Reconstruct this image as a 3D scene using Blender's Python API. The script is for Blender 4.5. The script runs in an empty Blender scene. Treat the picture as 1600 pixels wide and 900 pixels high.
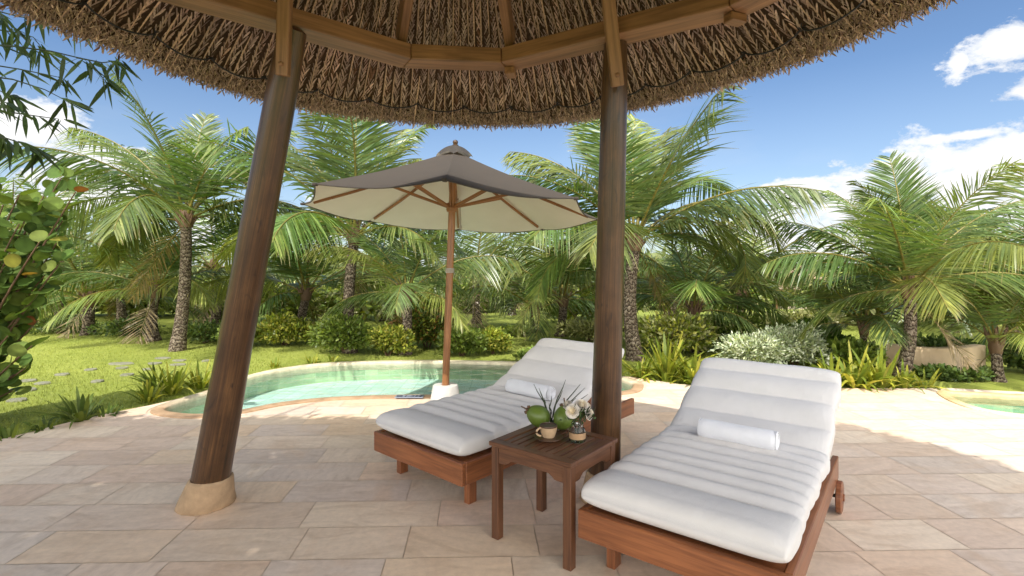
import bpy, bmesh, math, random
import numpy as np
from mathutils import Vector, Matrix
from mathutils.geometry import delaunay_2d_cdt
PI = math.pi
S = bpy.context.scene
C = S.collection
rnd = random.Random(7)
R = np.random.default_rng(11)

# ------------------------------------------------------------------ camera survey helpers
F, HX, HY, EYE = 810.0, 800.0, 416.0, 1.4
def P(px, py, Y):
    return np.array([(px-HX)/F*Y, Y, EYE+(HY-py)/F*Y])
def G(px, py, z=0.0):
    Y = F*(EYE-z)/(py-HY)
    return np.array([(px-HX)/F*Y, Y, z])

# ------------------------------------------------------------------ object helpers
def setp(o, label=None, cat=None, group=None, kind=None):
    if label: o['label'] = label
    if cat: o['category'] = cat
    if group: o['group'] = group
    if kind: o['kind'] = kind
    return o
def thing(name, label, cat, loc=(0, 0, 0), rz=0.0, group=None):
    o = bpy.data.objects.new(name, None); C.objects.link(o)
    o.empty_display_size = 0.1
    o.location = tuple(float(v) for v in loc); o.rotation_euler = (0, 0, rz)
    return setp(o, label, cat, group)
def rootof(o):
    while o.parent: o = o.parent
    return o
def copy_tree(o, parent=None):
    c = o.copy(); C.objects.link(c)
    if parent: c.parent = parent
    for ch in list(o.children): copy_tree(ch, c)
    return c

def link_mesh(name, me, mats, parent):
    o = bpy.data.objects.new(name, me); C.objects.link(o)
    for m in (mats if isinstance(mats, (list, tuple)) else [mats]): me.materials.append(m)
    if parent: o.parent = parent
    return o

class MB:
    """collects shapes into one mesh; gc = grain coordinates, col = colour"""
    def __init__(s):
        s.v = []; s.f = []; s.gc = []; s.mi = []; s.col = []
    def add(s, vs, fs, gc=None, mi=0, col=(1, 1, 1)):
        b = len(s.v)
        s.v += [tuple(map(float, p)) for p in vs]
        s.gc += [tuple(map(float, p)) for p in (gc if gc is not None else vs)]
        s.col += [tuple(col)]*len(vs)
        for f in fs:
            s.f.append(tuple(b+i for i in f)); s.mi.append(mi)
        return s
    def box(s, c, h, ax=None, b=0.004, mi=0, col=(1, 1, 1)):
        """chamfered box: centre, half sizes, axes (three unit vectors)"""
        c = np.array(c, float); h = np.array(h, float)
        A = np.eye(3) if ax is None else np.array(ax, float)
        b = min(b, h.min()*0.45)
        V = []; idx = {}
        for sx in (-1, 1):
            for sy in (-1, 1):
                for sz in (-1, 1):
                    for k in range(3):
                        sg = np.array([sx, sy, sz], float)
                        p = sg*(h-b); p[k] = sg[k]*h[k]
                        idx[(sx, sy, sz, k)] = len(V); V.append(p)
        Fs = []
        for k in range(3):
            i, j = (k+1) % 3, (k+2) % 3
            for sg in (-1, 1):
                q = []
                for a, d in ((-1, -1), (1, -1), (1, 1), (-1, 1)):
                    t = [0, 0, 0]; t[k] = sg; t[i] = a; t[j] = d
                    q.append(idx[(*t, k)])
                Fs.append(q if sg > 0 else q[::-1])
        for k in range(3):
            i, j = (k+1) % 3, (k+2) % 3
            for a in (-1, 1):
                for d in (-1, 1):
                    t0 = [0, 0, 0]; t0[i] = a; t0[j] = d; t1 = list(t0); t0[k] = -1; t1[k] = 1
                    Fs.append([idx[(*t0, i)], idx[(*t1, i)], idx[(*t1, j)], idx[(*t0, j)]])
        for sx in (-1, 1):
            for sy in (-1, 1):
                for sz in (-1, 1):
                    Fs.append([idx[(sx, sy, sz, 0)], idx[(sx, sy, sz, 1)], idx[(sx, sy, sz, 2)]])
        V = np.array(V)
        order = np.argsort(-h)
        off = np.array([rnd.uniform(0, 50), rnd.uniform(0, 50), rnd.uniform(0, 50)])
        s.add(V@A+c, Fs, V[:, order]+off, mi, col)
        return s
    def bar(s, p0, p1, w, t, up=(0, 0, 1), b=0.004, mi=0, col=(1, 1, 1)):
        """board from p0 to p1; w = across (perpendicular to up), t = along up"""
        p0 = np.array(p0, float); p1 = np.array(p1, float)
        d = p1-p0; L = np.linalg.norm(d); d /= L
        sd = np.cross(d, up); sd /= np.linalg.norm(sd); u = np.cross(sd, d)
        return s.box((p0+p1)/2, (L/2, w/2, t/2), (d, sd, u), b, mi, col)
    def tube(s, pts, rad, n=10, caps=True, mi=0, col=(1, 1, 1)):
        pts = np.array(pts, float); m = len(pts)
        rad = np.full(m, rad, float) if np.isscalar(rad) else np.array(rad, float)
        T = np.gradient(pts, axis=0); T /= np.linalg.norm(T, axis=1)[:, None]
        ref = np.array([0, 0, 1.0]) if abs(T[0][2]) < .9 else np.array([0, 1.0, 0])
        V = []; gc = []; L = 0; off = rnd.uniform(0, 60)
        a = np.arange(n)*2*PI/n
        for i in range(m):
            if i: L += np.linalg.norm(pts[i]-pts[i-1])
            x = np.cross(ref, T[i]); x /= np.linalg.norm(x); y = np.cross(T[i], x); ref = y*1.0 if False else ref
            for k in range(n):
                V.append(pts[i]+rad[i]*(math.cos(a[k])*x+math.sin(a[k])*y))
                gc.append((L+off, rad[0]*math.cos(a[k])+off, rad[0]*math.sin(a[k])))
        Fs = [[i*n+k, i*n+(k+1) % n, (i+1)*n+(k+1) % n, (i+1)*n+k] for i in range(m-1) for k in range(n)]
        if caps:
            Fs.append([k for k in range(n)][::-1]); Fs.append([(m-1)*n+k for k in range(n)])
        return s.add(V, Fs, gc, mi, col)
    def lathe(s, prof, c=(0, 0, 0), n=24, ax=None, mi=0, col=(1, 1, 1)):
        """prof: (r, z) pairs bottom to top"""
        c = np.array(c, float); A = np.eye(3) if ax is None else np.array(ax, float)
        V = []; Fs = []
        for r, z in prof:
            r = max(r, 1e-4)
            for k in range(n):
                V.append(np.array([r*math.cos(2*PI*k/n), r*math.sin(2*PI*k/n), z])@A+c)
        for i in range(len(prof)-1):
            for k in range(n):
                Fs.append([i*n+k, i*n+(k+1) % n, (i+1)*n+(k+1) % n, (i+1)*n+k])
        Fs.append([k for k in range(n)][::-1]); Fs.append([(len(prof)-1)*n+k for k in range(n)])
        return s.add(V, Fs, None, mi, col)
    def build(s, name, mats, parent=None, smooth=None, fix=True, org=None):
        V = np.array(s.v)
        me = bpy.data.meshes.new(name)
        o = None
        if parent is not None: off = np.array(rootof(parent).location)
        elif org is not None: off = np.array(org, float)
        else: off = np.array([(V[:, 0].min()+V[:, 0].max())/2, (V[:, 1].min()+V[:, 1].max())/2, V[:, 2].min()])
        me.from_pydata((V-off).tolist(), [], s.f)
        me.polygons.foreach_set('material_index', s.mi)
        at = me.attributes.new('gc', 'FLOAT_VECTOR', 'POINT'); at.data.foreach_set('vector', np.array(s.gc, np.float32).ravel())
        ca = me.attributes.new('col', 'FLOAT_COLOR', 'POINT')
        cc = np.ones((len(s.v), 4), np.float32); cc[:, :3] = np.array(s.col); ca.data.foreach_set('color', cc.ravel())
        if fix:
            bm = bmesh.new(); bm.from_mesh(me); bmesh.ops.recalc_face_normals(bm, faces=bm.faces); bm.to_mesh(me); bm.free()
        if smooth is not None:
            me.polygons.foreach_set('use_smooth', [True]*len(me.polygons))
            me.set_sharp_from_angle(angle=math.radians(smooth))
        me.update()
        o = link_mesh(name, me, mats, parent)
        if parent is None: o.location = off
        return o

def np_mesh(name, V, Fc, mats, parent=None, col=None, smooth=False, org=None):
    """V (n,3), Fc (m,k) constant face size, col (n,3) per vertex"""
    V = np.asarray(V, np.float32)
    if parent is not None: off = np.array(rootof(parent).location)
    elif org is not None: off = np.array(org, float)
    else: off = np.array([(V[:, 0].min()+V[:, 0].max())/2, (V[:, 1].min()+V[:, 1].max())/2, V[:, 2].min()])
    V = (V-off).astype(np.float32)
    Fc = np.asarray(Fc, np.int32); m, k = Fc.shape
    me = bpy.data.meshes.new(name)
    me.vertices.add(len(V)); me.vertices.foreach_set('co', V.ravel())
    me.loops.add(m*k); me.loops.foreach_set('vertex_index', Fc.ravel())
    me.polygons.add(m); me.polygons.foreach_set('loop_start', np.arange(m, dtype=np.int32)*k)
    if smooth: me.polygons.foreach_set('use_smooth', np.ones(m, bool))
    if col is not None:
        ca = me.attributes.new('col', 'FLOAT_COLOR', 'POINT')
        cc = np.ones((len(V), 4), np.float32); cc[:, :3] = col; ca.data.foreach_set('color', cc.ravel())
    me.update(calc_edges=True); me.validate()
    o = link_mesh(name, me, mats, parent)
    if parent is None: o.location = off
    return o

def strips(base, dirs, wid, L, W, prof, sag=None, sagdir=None):
    """many tapering leaf strips at once -> verts, quads, strip index per vertex.
    base, dirs, wid (n,3); L, W (n,); prof list of (q, w); sag (n,) drop along sagdir ~ q^2"""
    n = len(base); k = len(prof)
    V = np.zeros((n, k, 2, 3))
    for i, (q, w) in enumerate(prof):
        p = base+dirs*(L*q)[:, None]
        if sag is not None: p = p+sagdir*(sag*L*q*q)[:, None]
        V[:, i, 0] = p-wid*(W*w/2)[:, None]; V[:, i, 1] = p+wid*(W*w/2)[:, None]
    b = (np.arange(n)*k*2)[:, None]
    Fq = np.concatenate([b+np.array([[2*i, 2*i+1, 2*i+3, 2*i+2]]) for i in range(k-1)], 0)
    return V.reshape(-1, 3), Fq, np.repeat(np.arange(n), 2*k)
def unit(a):
    return a/np.maximum(np.linalg.norm(a, axis=-1, keepdims=True), 1e-9)

# ------------------------------------------------------------------ materials
class N:
    def __init__(s, tree): s.t = tree; s.n = tree.nodes; s.l = tree.links
    def new(s, typ, **kw):
        nd = s.n.new(typ)
        for k, v in kw.items():
            if k.startswith('i_'):
                nd.inputs[k[2:].replace('_', ' ')].default_value = v
            else: setattr(nd, k, v)
        return nd
    def link(s, a, b): s.l.new(a, b)
    def val(s, x, sock):
        if isinstance(x, (int, float)): sock.default_value = x
        elif isinstance(x, (tuple, list)):
            sock.default_value = tuple(x) if len(sock.default_value) == len(x) else tuple(x)+(1,)
        else: s.l.new(x, sock)
    def m(s, op, a, b=0.0, c=0.0, clamp=False):
        nd = s.n.new('ShaderNodeMath'); nd.operation = op; nd.use_clamp = clamp
        s.val(a, nd.inputs[0]); s.val(b, nd.inputs[1]); s.val(c, nd.inputs[2]); return nd.outputs[0]
    def mix(s, f, a, b, mode='MIX'):
        nd = s.n.new('ShaderNodeMix'); nd.data_type = 'RGBA'; nd.blend_type = mode
        s.val(f, nd.inputs[0]); s.val(a, nd.inputs[6]); s.val(b, nd.inputs[7]); return nd.outputs[2]
    def ramp(s, f, stops):
        nd = s.n.new('ShaderNodeValToRGB'); cr = nd.color_ramp
        while len(cr.elements) < len(stops): cr.elements.new(0.5)
        for e, (p, c) in zip(cr.elements, stops): e.position = p; e.color = (*c, 1) if len(c) == 3 else c
        s.val(f, nd.inputs[0]); return nd.outputs[0]
    def noise(s, vec, scale, detail=4, rough=0.5, dist=0.0):
        nd = s.n.new('ShaderNodeTexNoise'); nd.inputs['Scale'].default_value = scale
        nd.inputs['Detail'].default_value = detail; nd.inputs['Roughness'].default_value = rough
        nd.inputs['Distortion'].default_value = dist
        if vec is not None: s.l.new(vec, nd.inputs['Vector'])
        return nd.outputs['Fac']
    def mapping(s, vec, scale=(1, 1, 1), loc=(0, 0, 0), rot=(0, 0, 0)):
        nd = s.n.new('ShaderNodeMapping'); s.l.new(vec, nd.inputs[0])
        nd.inputs['Scale'].default_value = scale; nd.inputs['Location'].default_value = loc; nd.inputs['Rotation'].default_value = rot
        return nd.outputs[0]
    def attr(s, name, out='Color'):
        nd = s.n.new('ShaderNodeAttribute'); nd.attribute_name = name; return nd.outputs[out]
    def geo(s, out='Position'): return s.n.new('ShaderNodeNewGeometry').outputs[out]
    def obj(s): return s.n.new('ShaderNodeTexCoord').outputs['Object']
    def bump(s, h, strength=0.3, dist=0.01):
        nd = s.n.new('ShaderNodeBump'); nd.inputs['Strength'].default_value = strength; nd.inputs['Distance'].default_value = dist
        s.l.new(h, nd.inputs['Height']); return nd.outputs[0]
def mat(name):
    m = bpy.data.materials.new(name); m.use_nodes = True
    k = N(m.node_tree); k.b = k.n['Principled BSDF']; k.mat = m
    k.bi = lambda nm, v: k.val(v, k.b.inputs[nm])
    return k
def plain(name, col, rough=0.6, var=0.15, scale=8, bump=0.0, spec=0.5):
    k = mat(name); o = k.geo(); f = k.noise(o, scale, 5, .6)
    lo = tuple(c*(1-var) for c in col); hi = tuple(min(1, c*(1+var)) for c in col)
    k.bi('Base Color', k.ramp(f, [(.3, lo), (.7, hi)])); k.bi('Roughness', rough); k.bi('Specular IOR Level', spec)
    if bump: k.bi('Normal', k.bump(k.noise(o, scale*6, 4, .6), bump, .01))
    return k.mat
def wood(name, dark, light, rough=0.45, scale=1.0, coat=0.0, bump=.25):
    k = mat(name); g = k.attr('gc', 'Vector')
    v = k.mapping(g, (1.3*scale, 22*scale, 22*scale))
    f = k.noise(v, 1.6, 6, .62, .6)
    f2 = k.noise(k.mapping(g, (4*scale, 120*scale, 120*scale)), 1.0, 3, .5)
    f3 = k.noise(g, 3.0, 3, .5)
    t = k.m('ADD', k.m('MULTIPLY', f, .62), k.m('ADD', k.m('MULTIPLY', f2, .22), k.m('MULTIPLY', f3, .22)))
    mid = tuple((a+b)/2 for a, b in zip(dark, light))
    k.bi('Base Color', k.ramp(t, [(.36, dark), (.52, mid), (.68, light)]))
    k.bi('Roughness', k.m('ADD', rough-.08, k.m('MULTIPLY', f2, .2)))
    k.bi('Coat Weight', coat); k.bi('Coat Roughness', .18)
    k.bi('Normal', k.bump(t, bump, .004))
    return k.mat
def leafmat(name, trans=0.35, rough=0.42, spec=0.5, tint=(1.25, 1.2, .45)):
    """colour from the attribute; light also comes through the blade"""
    k = mat(name); c = k.attr('col')
    f = k.noise(k.geo(), 14, 2, .5)
    c2 = k.mix(1.0, c, k.ramp(f, [(.3, (.75, .75, .75)), (.7, (1.2, 1.2, 1.15))]), 'MULTIPLY')
    k.bi('Base Color', c2); k.bi('Roughness', rough); k.bi('Specular IOR Level', spec)
    tr = k.new('ShaderNodeBsdfTranslucent'); k.link(k.mix(1.0, c2, tint, 'MULTIPLY'), tr.inputs[0])
    ms = k.new('ShaderNodeMixShader'); ms.inputs[0].default_value = trans
    k.link(k.b.outputs[0], ms.inputs[1]); k.link(tr.outputs[0], ms.inputs[2])
    k.link(ms.outputs[0], k.n['Material Output'].inputs[0])
    return k.mat

M = {}
M['frond'] = leafmat('palm_leaf', .33, .33, .6)
M['leaf'] = leafmat('shrub_leaf', .3, .42, .4)
M['bigleaf'] = leafmat('sea_grape_leaf', .24, .6, .12)
M['blade'] = leafmat('grass_blade', .35, .5, .3)
M['post'] = None
def m_post():
    k = mat('dark_varnished_post'); g = k.attr('gc', 'Vector')
    f = k.noise(k.mapping(g, (1.0, 26, 26)), 1.5, 7, .68, 1.4); f2 = k.noise(k.mapping(g, (2.5, 150, 150)), 1.0, 3, .6)
    f3 = k.noise(g, 5, 5, .65); kn = k.noise(k.mapping(g, (3.5, 9, 9)), 1.6, 3, .5, 1.2)
    t = k.m('ADD', k.m('MULTIPLY', f, .5), k.m('ADD', k.m('MULTIPLY', f2, .28), k.m('MULTIPLY', f3, .26)))
    c = k.ramp(t, [(.36, (.017, .008, .003)), (.52, (.066, .029, .010)), (.66, (.145, .068, .024)), (.78, (.25, .135, .06))])
    c = k.mix(k.ramp(kn, [(.62, (0, 0, 0)), (.74, (.85, .85, .85))]), c, (.014, .006, .004))
    k.bi('Base Color', c); k.bi('Roughness', k.m('ADD', .24, k.m('MULTIPLY', f3, .34))); k.bi('Coat Weight', .22); k.bi('Coat Roughness', .18)
    k.bi('Normal', k.bump(k.m('ADD', t, k.m('MULTIPLY', kn, .4)), .5, .006)); return k.mat
M['post'] = m_post()
M['beam'] = wood('brown_roof_timber', (.11, .052, .023), (.36, .19, .09), .5, .8)
M['teak'] = wood('red_brown_lounger_wood', (.11, .032, .011), (.33, .118, .042), .38, 1.1, .25)
M['table'] = wood('dark_table_wood', (.05, .018, .008), (.17, .07, .03), .42, 1.3, .15)
M['pole'] = wood('umbrella_wood', (.17, .066, .02), (.40, .18, .065), .42, 1.2, .15)

def m_thatch():
    k = mat('dry_thatch'); c = k.attr('col'); f = k.noise(k.geo(), 90, 3, .6)
    k.bi('Base Color', k.mix(1.0, c, k.ramp(f, [(.3, (.62, .565, .53)), (.7, (1.28, 1.18, 1.10))]), 'MULTIPLY'))
    k.bi('Roughness', .75); k.bi('Specular IOR Level', .25); return k.mat
M['thatch'] = m_thatch()
M['plaster'] = plain('tan_plaster', (.40, .275, .165), .8, .2, 14, .35, .25)
M['wall'] = plain('tan_wall_plaster', (.74, .56, .37), .85, .14, 3, .2, .2)
M['palewall'] = plain('pale_wall_plaster', (.40, .34, .26), .85, .12, 3, .2, .2)
M['concrete'] = plain('pale_concrete', (.58, .56, .52), .8, .08, 20, .2, .2)
M['wire'] = plain('black_cable', (.012, .012, .013), .5)
M['rope'] = plain('grey_rope', (.4, .36, .3), .9)

def m_trunk():
    k = mat('palm_trunk'); g = k.attr('gc', 'Vector')
    sx = k.new('ShaderNodeSeparateXYZ'); k.link(g, sx.inputs[0])
    n = k.noise(g, 14, 4, .6)
    w = k.m('FRACT', k.m('ADD', k.m('MULTIPLY', sx.outputs[0], 15.0), k.m('MULTIPLY', n, 3.6)))
    t = k.m('MULTIPLY', k.m('POWER', w, 1.5), k.m('ADD', .45, k.noise(g, 30, 3, .6)))
    k.bi('Base Color', k.ramp(t, [(.02, (.03, .02, .014)), (.35, (.15, .11, .08)), (.8, (.34, .28, .21))]))
    k.bi('Roughness', .9); k.bi('Specular IOR Level', .2); k.bi('Normal', k.bump(t, .8, .02)); return k.mat
M['trunk'] = m_trunk()

def m_fabric(name, col, var=.06, weave=900, spec=.15, sheen=.2, crease=.15):
    k = mat(name); o = k.obj()
    f = k.noise(o, 7, 4, .6); w = k.noise(o, weave, 2, .5)
    k.bi('Base Color', k.ramp(f, [(.25, tuple(c*(1-var) for c in col)), (.75, col)]))
    k.bi('Roughness', .85); k.bi('Specular IOR Level', spec); k.bi('Sheen Weight', sheen)
    cr = k.noise(k.mapping(o, (38, 5, 9)), 1.0, 4, .6, .8); cr2 = k.noise(k.mapping(o, (9, 16, 9)), 1.0, 5, .6, .5)
    h = k.m('ADD', k.m('ADD', k.m('MULTIPLY', f, .8), k.m('MULTIPLY', w, .10)), k.m('ADD', k.m('MULTIPLY', cr, crease), k.m('MULTIPLY', cr2, crease*.8)))
    k.bi('Normal', k.bump(h, .4, .012)); return k.mat
M['mattress'] = m_fabric('white_canvas', (.70, .675, .655), .07, 900, .12, .1, .42)
M['piping'] = m_fabric('white_piping', (.66, .63, .6))
M['towel'] = m_fabric('white_terry_towel', (.80, .80, .83), .10, 330, .08, .4, .5)
M['taupe'] = m_fabric('taupe_canvas', (.078, .071, .066), .08, 700, .1, 0.0)
def through(m, col, f):
    k = N(m.node_tree); tr = k.new('ShaderNodeBsdfTranslucent'); tr.inputs[0].default_value = (*col, 1)
    ms = k.new('ShaderNodeMixShader'); ms.inputs[0].default_value = f
    k.link(k.n['Principled BSDF'].outputs[0], ms.inputs[1]); k.link(tr.outputs[0], ms.inputs[2]); k.link(ms.outputs[0], k.n['Material Output'].inputs[0])
through(M['taupe'], (.55, .47, .36), .28)
def m_lining():
    k = mat('cream_canvas'); o = k.obj(); f = k.noise(o, 5, 3, .5)
    c = k.ramp(f, [(.3, (.84, .78, .68)), (.7, (.89, .83, .73))]); k.bi('Base Color', c); k.bi('Roughness', .85); k.bi('Specular IOR Level', .1)
    tr = k.new('ShaderNodeBsdfTranslucent'); tr.inputs[0].default_value = (.75, .66, .5, 1)
    ms = k.new('ShaderNodeMixShader'); ms.inputs[0].default_value = .3
    k.link(k.b.outputs[0], ms.inputs[1]); k.link(tr.outputs[0], ms.inputs[2]); k.link(ms.outputs[0], k.n['Material Output'].inputs[0]); return k.mat
M['lining'] = m_lining()

def m_stone():
    k = mat('sandstone_paving'); c = k.attr('col'); g = k.attr('gc', 'Vector')
    v = k.noise(k.mapping(g, (1.2, 4.5, 1)), 2.2, 7, .62, 1.1)
    f = k.noise(g, 26, 5, .65); st = k.noise(k.mapping(g, (2.2, 1.0, 1), (9, 3, 0)), 1.3, 4, .55, 1.6)
    a = k.mix(1.0, c, k.ramp(v, [(.28, (.84, .79, .74)), (.5, (1.0, .985, .97)), (.72, (1.09, 1.07, 1.04))]), 'MULTIPLY')
    a = k.mix(k.m('MULTIPLY', k.ramp(st, [(.50, (0, 0, 0)), (.68, (1, 1, 1))]), .42), a, (.70, .50, .34))
    a = k.mix(1.0, a, k.ramp(f, [(.3, (.9, .89, .88)), (.7, (1.06, 1.06, 1.06))]), 'MULTIPLY')
    k.bi('Base Color', a); k.bi('Roughness', k.m('ADD', .5, k.m('MULTIPLY', f, .25))); k.bi('Specular IOR Level', .35)
    k.bi('Normal', k.bump(k.m('ADD', v, k.m('MULTIPLY', f, .3)), .22, .008)); return k.mat
M['stone'] = m_stone()
def m_coping():
    k = mat('sandstone_coping'); c = k.attr('col'); f = k.noise(k.geo(), 9, 6, .65, .6)
    k.bi('Base Color', k.mix(1.0, c, k.ramp(f, [(.3, (.72, .68, .62)), (.7, (1.12, 1.1, 1.08))]), 'MULTIPLY'))
    k.bi('Roughness', .6); k.bi('Normal', k.bump(f, .25, .01)); return k.mat
M['coping'] = m_coping()
M['slab'] = plain('grey_stepping_stone', (.24, .235, .17), .8, .2, 9, .4, .2)

def m_lawn():
    k = mat('lawn_grass'); p = k.geo()
    a = k.noise(p, .7, 5, .6); b = k.noise(p, 9, 5, .7); c = k.noise(p, 90, 3, .7)
    t = k.m('ADD', k.m('MULTIPLY', a, .4), k.m('ADD', k.m('MULTIPLY', b, .35), k.m('MULTIPLY', c, .35)))
    k.bi('Base Color', k.ramp(t, [(.36, (.17, .21, .045)), (.52, (.27, .315, .06)), (.7, (.39, .41, .10))]))
    k.bi('Roughness', .8); k.bi('Specular IOR Level', .15); k.bi('Normal', k.bump(c, .5, .02)); return k.mat
M['lawn'] = m_lawn()
def m_tiles():
    k = mat('green_pool_tiles'); g = k.attr('gc', 'Vector')
    br = k.new('ShaderNodeTexBrick'); k.link(g, br.inputs['Vector'])
    br.offset = 0.0; br.inputs['Scale'].default_value = 1.0; br.inputs['Brick Width'].default_value = .17; br.inputs['Row Height'].default_value = .085
    br.inputs['Mortar Size'].default_value = .004; br.inputs['Bias'].default_value = 0
    br.inputs['Color1'].default_value = (.42, .54, .36, 1); br.inputs['Color2'].default_value = (.66, .74, .50, 1); br.inputs['Mortar'].default_value = (.6, .66, .52, 1)
    f = k.noise(g, 2.2, 4, .6)
    k.bi('Base Color', k.mix(1.0, br.outputs[0], k.ramp(f, [(.3, (.8, .85, .8)), (.7, (1.2, 1.2, 1.1))]), 'MULTIPLY'))
    k.bi('Roughness', .25); return k.mat
M['tiles'] = m_tiles()
def m_floor():
    k = mat('pale_pool_floor'); g = k.attr('gc', 'Vector')
    vo = k.new('ShaderNodeTexBrick'); k.link(g, vo.inputs['Vector']); vo.offset = 0
    vo.inputs['Scale'].default_value = 1.0; vo.inputs['Brick Width'].default_value = .19; vo.inputs['Row Height'].default_value = .19; vo.inputs['Mortar Size'].default_value = .007
    vo.inputs['Color1'].default_value = (.72, .85, .76, 1); vo.inputs['Color2'].default_value = (.90, .95, .90, 1); vo.inputs['Mortar'].default_value = (.58, .72, .64, 1)
    k.bi('Base Color', vo.outputs[0]); k.bi('Roughness', .4); return k.mat
M['floor'] = m_floor()
M['deepfloor'] = plain('teal_pool_floor', (.30, .58, .50), .4, .12, 3)
def m_water():
    k = mat('pool_water'); k.n.remove(k.b)
    p = k.geo()
    h = k.m('ADD', k.noise(k.mapping(p, (1, 1.6, 1)), 3.2, 3, .5, .4), k.m('MULTIPLY', k.noise(p, 11, 3, .5), .3))
    bn = k.bump(h, .75, .045)
    fr = k.new('ShaderNodeFresnel'); fr.inputs[0].default_value = 1.33; k.link(bn, fr.inputs[1])
    t = k.new('ShaderNodeBsdfTransparent'); t.inputs[0].default_value = (.85, .985, .965, 1)
    g = k.new('ShaderNodeBsdfGlossy'); g.inputs['Roughness'].default_value = .03; k.link(bn, g.inputs['Normal'])
    ms = k.new('ShaderNodeMixShader'); k.link(k.m('MULTIPLY', fr.outputs[0], .9), ms.inputs[0]); k.link(t.outputs[0], ms.inputs[1]); k.link(g.outputs[0], ms.inputs[2])
    k.link(ms.outputs[0], k.n['Material Output'].inputs[0]); return k.mat
M['water'] = m_water()
def simple(name, col, rough=.4, **kw):
    k = mat(name); f = k.noise(k.geo(), 60, 3, .6)
    k.bi('Base Color', k.ramp(f, [(.3, tuple(c*.85 for c in col)), (.7, col)])); k.bi('Roughness', rough)
    for a, b in kw.items(): k.bi(a.replace('_', ' '), b)
    return k.mat
M['cup'] = simple('beige_stoneware', (.52, .36, .22), .35)
M['cuprim'] = simple('dark_brown_glaze', (.07, .03, .015), .3)
M['coffee'] = simple('coffee', (.02, .008, .004), .12)
M['coconut'] = simple('green_coconut_husk', (.13, .19, .03), .38)
M['stem'] = simple('dry_brown_stem', (.14, .08, .04), .7)
M['sprig'] = simple('dark_green_sprig', (.035, .05, .02), .6)
M['rose'] = leafmat('cream_petal', .3, .6, .2, (1.0, .95, .85))
M['kraft'] = simple('kraft_paper', (.42, .26, .14), .8)
def m_glass():
    k = mat('clear_glass'); k.bi('Base Color', (.95, .98, .97, 1)); k.bi('Roughness', .03); k.bi('Transmission Weight', 1.0); k.bi('IOR', 1.3); return k.mat
M['glass'] = m_glass()
M['marker'] = simple('grey_blue_marker_tile', (.26, .30, .38), .35)
M['ink'] = simple('dark_blue_lettering', (.02, .025, .06), .4)
M['dark'] = plain('shaded_interior', (.03, .025, .02), .9)

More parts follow.
